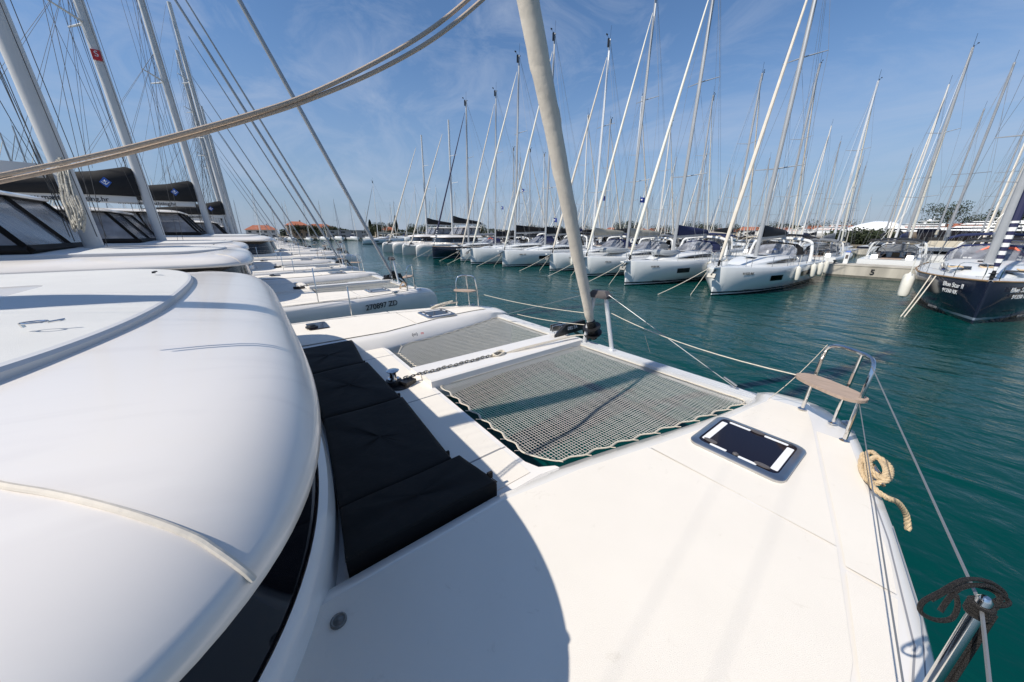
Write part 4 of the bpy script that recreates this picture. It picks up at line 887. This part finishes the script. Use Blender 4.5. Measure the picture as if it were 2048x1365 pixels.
# flags on forestays
GFl = 'small blue flags flying on backstays'
for k, (px, py, dst) in enumerate(((1203, 392, 32), (1281, 395, 29), (1044, 378, 44), (1003, 413, 50), (1108, 436, 36))):
    p = along(px, py, dst / 1.0); w_ = .42
    mb = MB()
    for i in range(5):
        a0, a1 = i / 5, (i + 1) / 5; f = lambda a: Vector((w_ * a, .08 * math.sin(a * 7), -.06 * a)); mb.quad(p + f(a0), p + f(a1), p + f(a1) + Vector((0, 0, -.42)), p + f(a0) + Vector((0, 0, -.42)))
    for v_i in range(len(mb.v)): pass
    fo = mb.build('flag', 'flag_blue'); tag(fo, ('blue flag right of the cream furled sail, lower left of a tall mast', 'blue flag farthest right among the small flags', 'blue flag left of the cream furled sail, the higher one', 'blue flag left of the cream furled sail, the lower one', 'blue flag low down right behind the cream furled sail')[k], 'flag', GFl)
    MB().box(tuple(p + Vector((.2, .02, -.22))), (.2, .16, .1)).build('flag_mark', 'white_mark', fo)
    MB().tube([p + Vector((0, 0, .1)), p + Vector((0, 0, -.6))], .02, 4).build('flag_line', 'wire_dark', fo)

# ------------------------------------------------------------------ pontoons
def pontoon(y, x0, x1, lab, w_=2.2, num=None, xn=0):
    mb = MB()
    x = x0
    while x < x1: mb.box((x + 5.98 - .0, y + w_ / 2, .45), (11.94, w_, .9)); x += 12
    o_ = mb.build('pontoon', 'concrete', smooth=20); tag(o_, lab, 'pontoon')
    c_ = MB(); c_.box(((x0 + x) / 2, y + w_ / 2, .93), (x - x0, w_ + .06, .07)); c_.build('walkway', 'concrete', o_, smooth=0)
    MB().box(((x0 + x) / 2, y - .012, .07), (x - x0 - .1, .02, .22)).build('weed_band', 'concrete_dark', o_, smooth=0)
    if num: text('lettering', num, .55, 'black_mark', (xn, y - .045, .5), frame_rot((1, 0, 0), (0, 0, 1)), o_, bold=.01)
    return o_
pontoon(37.5, -6.4, 40, 'beige concrete pontoon end with a dark number 5', num='5', xn=-3.55)
pontoon(37.9, -66.4, -7, 'beige concrete pontoon behind the sterns of the right row')
def pedestal(x, y, lab):
    root = thing('power_pedestal', lab, 'power post', (x, y, .96), 0, 'service posts on the pontoons')
    MB().box((0, 0, .45), (.28, .22, .9)).build('post', 'gelcoat_far', root, smooth=0); MB().box((0, 0, .96), (.32, .26, .12), top=.7).build('lamp_head', 'blue_logo', root, smooth=0); MB().box((0, -.115, .55), (.16, .02, .3)).build('socket_panel', 'grey_plastic', root, smooth=0)
for k, x in enumerate((-5.4, -10.4, -15.5, -25, -35)): pedestal(x, 38.9, 'white service post %s on the pontoon' % ('beside the dark number 5', 'behind the nearest right row sailboat', 'behind the second right row sailboat', 'behind the cream furled sail', 'far left behind the right row')[k])
for k, x in enumerate((-5.9, -.9)): tag(MB().lathe((0, 0, 0), [(.14, 0), (.1, .03), (.07, .08), (.07, .2), (.13, .24), (.12, .3), (.03, .32)], 14).build('bollard', 'concrete_dark'), ('dark mooring bollard at the left end of the pontoon with a 5', 'dark mooring bollard on the pontoon near Blue Star II')[k], 'bollard', 'bollards').location = (x, 37.9, .96)
pontoon(61.5, -4, 40, 'second concrete pontoon farther back at the right'); pontoon(75, -170, -6, 'long concrete pontoon in the distance behind the right row')

# ------------------------------------------------------------------ second row, bows away (open cockpits face the camera)
G2 = 'sailboats moored behind the right pontoon'
x = 9.5; k = 0
r2 = [(11.5, 'sailboat behind the pontoon just outside the navy mast at far right'), (-3.2, 'open cockpit sailboat with its stern to the concrete pontoon marked 5'), (1.6, 'sailboat behind the navy Blue Star II, its stern to the pontoon'), (6.4, 'sailboat farthest right behind the pontoon')]
for x, lab in r2: place(proto_a if k % 2 else proto_b, x, 40.2 + 7, R(rnd.uniform(-1, 1)), lab, G2, rnd.uniform(.86, 1.0)); k += 1
x = -8.2
while x > -66:
    place((proto_a, proto_b)[k % 2], x, 40.5 + 7, R(rnd.uniform(-1.5, 1.5)), 'sailboat behind the right row, only its mast and rig rising over the nearer boats', G2, rnd.uniform(.8, 1.08)); x -= rnd.uniform(4.3, 5.6); k += 1

# ------------------------------------------------------------------ simple far sailboats
def make_far(mastm, hullm, covm, mh, genoa):
    root = thing('sailboat', 'far sailboat', 'sailboat'); rings = mono_rings(6, 1.25, 1.95)[::2]
    MB().loft(rings, closed=False, cap0=True, cap1=True).build('hull', hullm, root, smooth=50)
    dk = MB()
    for a, b_ in zip(rings, rings[1:]): dk.quad((a[0][0], a[0][1], a[0][2] - .02), (a[-1][0], a[-1][1], a[-1][2] - .02), (b_[-1][0], b_[-1][1], b_[-1][2] - .02), (b_[0][0], b_[0][1], b_[0][2] - .02))
    dk.build('deck', 'gelcoat_far', root, smooth=0)
    MB().loft([[(-w_, y, 1.3), (-w_ * .85, y, 1.3 + h_), (w_ * .85, y, 1.3 + h_), (w_, y, 1.3)] for y, w_, h_ in ((3.8, .3, .05), (2.2, .9, .35), (-1.5, 1.2, .5), (-1.8, 1.2, .2))], closed=False, cap0=False, cap1=False).build('coachroof', 'gelcoat_far', root, smooth=0)
    MB().tube([(0, 1.2, 1.6), (0, .85, mh)], [.11, .075], 6).build('mast', mastm, root)
    MB().loft([[(w_ * a, y, 2.75 + h_ * b_) for a, b_ in ((-1, 0), (-.6, .9), (.6, .9), (1, 0))] for y, w_, h_ in ((1.0, .16, .65), (-1, .2, .5), (-3.4, .1, .25))]).build('sail_cover', covm, root, smooth=40)
    rg = MB()
    for s in (1, -1):
        rg.tube([(s * 1.75, .7, 1.3), (s * 1.05, .75, mh * .5), (0, .9, mh * .95)], .011, 3, caps=False); rg.tube([(s * 1.3, -5.8, 1.3), (0, .85, mh)], .010, 3, caps=False); rg.tube([(0, 1.0, mh * .5), (s * 1.05, .75, mh * .5)], .025, 3)
    rg.build('rigging', 'wire', root, fix=False)
    MB().tube([(0, 5.8, 1.5), (0, 5.3, 2.8), (0, .95, mh * .93)], [.05, .085, .03], 5).build('furled_genoa', genoa, root)
    MB().box((0, -2.6, 2.15), (2.2, 1.5, .5), top=.8).build('sprayhood', covm, root, smooth=0)
    MB().tube([(0, .85, mh), (0, .8, mh + .8)], .015, 3).build('aerial', 'wire_dark', root)
    return root
FP = [make_far('mast_grey', 'white_hull', 'grey_canvas', 16, 'sail_white'), make_far('mast_white', 'white_hull', 'navy_canvas', 14.5, 'sail_white'), make_far('mast_white', 'white_hull', 'charcoal_canvas', 17.5, 'sail_cream'), make_far('mast_grey', 'navy_striped', 'charcoal_canvas', 15, 'sail_navy')]
FL = {'mid': 'sailboat in the crowd of masts behind the right pontoon', 'far': 'small far sailboat low on the horizon among many masts', 'quay': 'small sailboat at the far quay below the red roofs', 'leftrow': 'sailboat mast seen between the big left masts'}
nfar = 0
def far(x, y, rz, g, s):
    global nfar
    p = proj(x, y, 3)
    if p is None or not (-60 < p[0] < 2110): return
    place(FP[rnd.choice((0, 0, 1, 2, 2, 3))], x, y, rz + R(rnd.uniform(-2, 2)), FL[g], {'mid': 'masts behind the right pontoon', 'far': 'far sailboats on the horizon', 'quay': 'sailboats at the far quay', 'leftrow': 'sailboats behind the left row'}[g], s); nfar += 1
for yrow, step, g, rz in ((54.5, 4.6, 'mid', PI), (68.5, 4.9, 'mid', PI), (84, 4.9, 'mid', 0), (112, 6.2, 'far', PI), (150, 7.5, 'far', 0), (185, 9.5, 'far', PI)):
    x = 8.0 if yrow < 90 else -24
    if yrow < 60: x = -66; far(13, 62, 0, g, 1.1); far(9.5, 55, 0, g, 1.15); far(4.5, 69, 0, g, 1.2); far(-1, 55.5, 0, g, 1.1)
    while x > (-150 if yrow < 100 else -yrow * 1.25) and nfar < 225:
        if yrow < 100 and x < -75: x -= 5
        far(x, yrow + rnd.uniform(-1, 1), rz, g, rnd.uniform(.78, 1.15)); x -= step * rnd.uniform(.8, 1.4)
for k in range(9): far(-172 + rnd.uniform(-2, 2), -58 + k * 9, PI / 2, 'quay', rnd.uniform(1.0, 1.35))
y = -60
while y < 60: far(-168, y, -PI / 2, 'quay', rnd.uniform(.8, 1.1)); y += rnd.uniform(4.6, 6.5)
for k in range(12): far(-125 - k * 3.8, -14 + rnd.uniform(-1, 1), 0, 'leftrow', rnd.uniform(.9, 1.2))
for k in range(7): far(-82 - k * 5, -24, PI, 'leftrow', rnd.uniform(.9, 1.2))
for p in FP:
    if p.name not in protos_used:
        for c in kids(p): bpy.data.objects.remove(c)
        bpy.data.objects.remove(p)

# ------------------------------------------------------------------ motor yachts ashore
def yacht(x, y, rz, s, hm, lab, tent=False, dark=False):
    root = thing('motor_yacht', lab, 'motor yacht', (x, y, 1.0), rz, 'motor yachts ashore behind the pontoons'); root.scale = (s,) * 3
    rings = []
    for y_, hb, z in ((9, .1, 3.6), (7.5, 1.0, 3.4), (5, 1.9, 3.2), (1, 2.4, 3.0), (-5, 2.5, 2.8), (-8, 2.4, 2.6)):
        rings.append([(hb, y_, z), (hb * .9, y_, z - 1), (hb * .6, y_ - .5, .9), (0, y_ - 1 if y_ > 5 else y_, .45), (-hb * .6, y_ - .5, .9), (-hb * .9, y_, z - 1), (-hb, y_, z)])
    MB().loft(rings).build('hull', hm, root, smooth=40)
    for tag_, tiers in (('superstructure', ((1.9, 5.0, -6.5, 3.0, 4.1), (1.6, 2.8, -6.0, 4.4, 5.1))),):
        for w_, y1_, y0_, z0, z1 in tiers:
            MB().loft([[(-w_, y0_, z0), (w_, y0_, z0), (w_ * .9, y1_, z0), (-w_ * .9, y1_, z0)], [(-w_ * .85, y0_, z1), (w_ * .85, y0_, z1), (w_ * .7, y1_ - 1.8, z1), (-w_ * .7, y1_ - 1.8, z1)]]).build(tag_, 'gelcoat_far', root, smooth=20)
            zz = (z0 + z1) / 2
            MB().loft([[(-w_ * .95, y0_ + 1, zz - .22), (w_ * .95, y0_ + 1, zz - .22), (w_ * .84, y1_ - .6, zz - .22), (-w_ * .84, y1_ - .6, zz - .22)], [(-w_ * .92, y0_ + 1, zz + .2), (w_ * .92, y0_ + 1, zz + .2), (w_ * .78, y1_ - 1.25, zz + .2), (-w_ * .78, y1_ - 1.25, zz + .2)]]).build('window_band', 'black_glass', root, smooth=0)
    MB().box((0, -3.2, 5.75), (2.6, 3.2, .16)).box((-1.1, -2.4, 5.4), (.12, .5, .6), rx=.5).box((1.1, -2.4, 5.4), (.12, .5, .6), rx=.5).build('hardtop', 'gelcoat_far', root, smooth=0)
    rm = MB(); rm.lathe((0, -3.4, 5.95), [(.35, -.1), (.38, .05), (.25, .25), (.05, .33)], 12); rm.lathe((.8, -3.2, 5.9), [(.2, -.1), (.22, .05), (.12, .2)], 10); rm.box((0, -4, 6.3), (1.1, .1, .08)); rm.tube([(0, -4, 5.8), (0, -4, 6.9)], .04, 5); rm.build('radar', 'white_mark', root)
    MB().box((0, 4, .3), (.8, .8, .6)).box((1.2, -3, .35), (.5, .5, .7)).box((-1.2, -3, .35), (.5, .5, .7)).build('cradle', 'galvanised', root, smooth=0)
    if tent:
        rr = []
        for y_, w_, z in ((8.8, .9, 3.9), (6, 2.2, 4.5), (2.5, 2.7, 6.0), (-1, 2.8, 6.9), (-5, 2.75, 6.7), (-8.2, 2.6, 5.4)): rr.append([(w_ * 1.02, y_, 2.7), (w_, y_, 3.6), (w_ * .7, y_, z * .92), (0, y_, z), (-w_ * .7, y_, z * .92), (-w_, y_, 3.6), (-w_ * 1.02, y_, 2.7)])
        MB().loft(rr).build('shrink_wrap', 'tent_white', root, smooth=40)
yacht(-26.5, 142, R(80), .8, 'gelcoat_far', 'low white motor yacht ashore behind the white wrapped one')
yacht(-16.5, 138, R(100), .78, 'gelcoat_far', 'motor yacht ashore wrapped in white sheeting', tent=True)
yacht(-8.5, 128, R(105), .86, 'yacht_taupe', 'motor yacht ashore with a taupe hull and raised radar arch')
yacht(1.5, 120, R(95), .9, 'navy_hull', 'big dark hulled motor yacht ashore at the right')
yacht(-36, 150, R(70), .7, 'gelcoat_far', 'small white motor yacht ashore left of the white wrapped one')

# ------------------------------------------------------------------ buildings
def house(x, y, rz, w_, d_, h_, wall, lab, roof='roof_tile', flat=False, wins=3, floors=2):
    root = thing('house', lab, 'house', (x, y, .95), rz, 'houses along the shore'); root['category'] = 'building'; h_ *= .6; w_ *= .85; d_ *= .9
    MB().box((0, 0, h_ / 2), (w_, d_, h_)).build('wall', wall, root, smooth=0)
    if flat: MB().box((0, 0, h_ + .12), (w_ + .8, d_ + .8, .25)).build('roof', 'wall_grey', root, smooth=0)
    else:
        ov = .5; rh = d_ * .22
        rf = MB().add([(-w_ / 2 - ov, -d_ / 2 - ov, h_), (w_ / 2 + ov, -d_ / 2 - ov, h_), (w_ / 2 + ov, d_ / 2 + ov, h_), (-w_ / 2 - ov, d_ / 2 + ov, h_), (-w_ / 2 + d_ * .3, 0, h_ + rh), (w_ / 2 - d_ * .3, 0, h_ + rh)], [(0, 1, 5, 4), (1, 2, 5), (2, 3, 4, 5), (3, 0, 4), (3, 2, 1, 0)]).build('roof', roof, root, smooth=0)
        MB().box((w_ * .2, 0, h_ + rh), (.6, .6, 1.2)).build('chimney', wall, rf, smooth=0)
    for sd in (-1, 1):
        for f in range(floors):
            for k in range(wins):
                xx = -w_ / 2 + w_ * (k + .5) / wins; z = h_ * (f + .55) / floors
                fr = MB().box((xx, sd * (d_ / 2 + .02), z), (w_ / wins * .38, .06, h_ / floors * .45)).build('window', 'win_dark', root, smooth=0)
    return root
HC = ['wall_cream', 'wall_white', 'wall_ochre', 'wall_grey']
hs = [(-195, -38, 15, 10, 7.5, 0, 'cream house with red tiled roof behind the left masts'), (-190, -18, 24, 11, 8, 0, 'wide house with a long red tiled roof at the far left quay'), (-192, 6, 13, 10, 6, 1, 'white house with a red roof near the long red roof'),
      (-196, 20, 10, 9, 9.5, 2, 'square house with a steep red roof right of the long red roof'), (-188, 40, 22, 12, 5.5, 3, 'low grey harbour building by the quay edge'), (-210, 32, 14, 10, 8, 1, 'house with a red roof behind the low grey harbour building'),
      (-196, 62, 12, 9, 6, 0, 'small cream house with a red roof at the quay end'), (-200, 96, 20, 12, 7, 0, 'beige block with a flat roof beside the dark cypress'), (-225, 128, 14, 10, 7, 2, 'ochre house with a red roof right of the beige block')]
for i, (x, y, w_, d_, h_, c_, lab) in enumerate(hs): house(x, y, R(90 + rnd.uniform(-8, 8)), w_, d_, h_, HC[c_], lab, flat=(i in (4, 7)), wins=4)
for k in range(16):
    px = 1000 + k * 62 + rnd.uniform(-15, 15); dst = rnd.uniform(250, 275); a = R(YAW) - math.atan((px - 1024) / 695.0)
    x, y = -dst * math.sin(a), dst * math.cos(a)
    if y < 238: y = 240
    nm = ('first', 'second', 'third', 'fourth', 'fifth', 'sixth', 'seventh', 'eighth', 'ninth', 'tenth', 'eleventh', 'twelfth', 'thirteenth', 'fourteenth', 'fifteenth', 'sixteenth')[k]
    house(x, y, R(rnd.uniform(-20, 20) + 30), rnd.uniform(11, 20), 10, rnd.uniform(5, 8), HC[rnd.choice((0, 1, 2))], '%s red roofed house from the left on the horizon behind the right row' % nm, wins=3)

# ------------------------------------------------------------------ trees
def tree(x, y, h_, w_, lab, dark=False, cyp=False, n=2600):
    root = thing('tree', lab, 'tree', (x, y, .9), 0, 'trees along the far shore')
    MB().tube([(0, 0, 0), (.1, 0, h_ * .3), (0, .1, h_ * .6)], [.25, .2, .08], 6).tube([(.05, 0, h_ * .3), (w_ * .25, .1, h_ * .6)], [.12, .04], 5).tube([(.05, 0, h_ * .35), (-w_ * .25, .1, h_ * .65)], [.12, .04], 5).build('trunk', 'bark', root)
    mb = MB(); cl = [(rnd.uniform(-.5, .5) * w_, rnd.uniform(-.5, .5) * w_, h_ * rnd.uniform(.35, .9)) for _ in range(11)]
    for i in range(n):
        if cyp:
            z = rnd.uniform(.08, 1); rr = w_ * .5 * (1 - z) ** .6 * min(1, z * 6); a = rnd.uniform(0, 2 * PI); q = math.sqrt(rnd.random()); c = Vector((rr * q * math.cos(a), rr * q * math.sin(a), z * h_))
        else:
            b_ = cl[i % len(cl)]; v_ = Vector((rnd.gauss(0, 1), rnd.gauss(0, 1), rnd.gauss(0, .7))); v_ = v_.normalized() * rnd.random() ** .4 * w_ * .24; c = Vector(b_) + v_
        s_ = .24 * rnd.uniform(.6, 1.5); u = Vector((rnd.gauss(0, 1), rnd.gauss(0, 1), rnd.gauss(0, 1))).normalized(); v2 = u.orthogonal().normalized()
        mb.quad(c - u * s_, c + v2 * s_ * .6, c + u * s_, c - v2 * s_ * .6)
    mb.build('crown', 'leaf_dark' if (dark or cyp) else 'leaf', root, smooth=0, fix=False)
ti = 0
for k, (px, dst, h_, w_, cy_) in enumerate(((793, 196, 11, 3.4, True), (742, 205, 9, 4, True), (760, 200, 7, 9, False), (778, 208, 7, 10, False), (640, 190, 5.5, 8, False), (668, 192, 4.5, 7, False), (605, 195, 6, 7, False), (870, 230, 7, 14, False), (900, 240, 6, 14, False), (960, 250, 7, 16, False), (1160, 250, 7, 16, False), (1245, 246, 10, 11, False), (1268, 250, 9, 10, False), (1375, 258, 8, 15, False), (1412, 258, 7.5, 12, False), (1465, 260, 7, 13, False), (1660, 265, 7, 20, False), (1887, 215, 13, 13, False), (1990, 215, 12, 12, False), (2030, 215, 12, 12, False), (1700, 108, 2.2, 8, False), (1730, 108, 2.0, 8, False), (1545, 262, 7, 18, False), (1330, 258, 6, 13, False), (1080, 256, 6.5, 14, False), (830, 220, 6, 12, False))):
    a = R(YAW) - math.atan((px - 1024) / 695.0); dst = dst / 1.0
    nm = 'dark pointed cypress standing over the far shore, %s' % ('the taller one' if k == 0 else 'behind the far lone sailboat') if cy_ else 'round green tree on the far shore, number %d from the left'
    labs = 'bushy green tree on the shoreline %s' % ['', '', 'left of the taller cypress', 'right next to the taller cypress', 'near the quay building', 'beside the low grey building', 'below the left red roofs', 'behind the far catamarans', 'left of the middle masts', 'behind the middle of the right row', 'just right of the cream furled sail', 'with a tall crown in the middle of the horizon', 'beside the tallest mid horizon tree', 'left of the thick cream genoa', 'behind the thick cream genoa', 'right of the thick cream genoa', 'behind the wrapped yacht', 'behind the dark yacht', 'right of the dark yacht', 'at the far right edge', 'as a hedge under the wrapped yacht', 'as a hedge left of the taupe yacht', 'behind the nearest right row boat', 'between two sailboats at mid right', 'behind the cream furled sail', 'between the cypress and the far catamarans'][k]
    tree(-dst * math.sin(a), dst * math.cos(a), h_, w_, nm if cy_ else labs, cyp=cy_)
# distant wooded shore as one mass
mb = MB()
for i in range(16000):
    px = rnd.uniform(560, 2060); dst = rnd.uniform(285, 330); a = R(YAW) - math.atan((px - 1024) / 695.0); z = .9 + rnd.random() ** 1.3 * (4.4 + 1.6 * math.sin(px * .013) + 1.5 * math.sin(px * .041)); c = Vector((-dst * math.sin(a), dst * math.cos(a), z)); s_ = rnd.uniform(.4, .9)
    u = Vector((rnd.gauss(0, 1), rnd.gauss(0, 1), rnd.gauss(0, 1))).normalized(); v2 = u.orthogonal().normalized(); mb.quad(c - u * s_, c + v2 * s_, c + u * s_, c - v2 * s_)
o = mb.build('woodland', 'leaf_dark', smooth=0, fix=False); kind(o, 'stuff')
print('far boats', nfar, 'objects', len(bpy.data.objects))
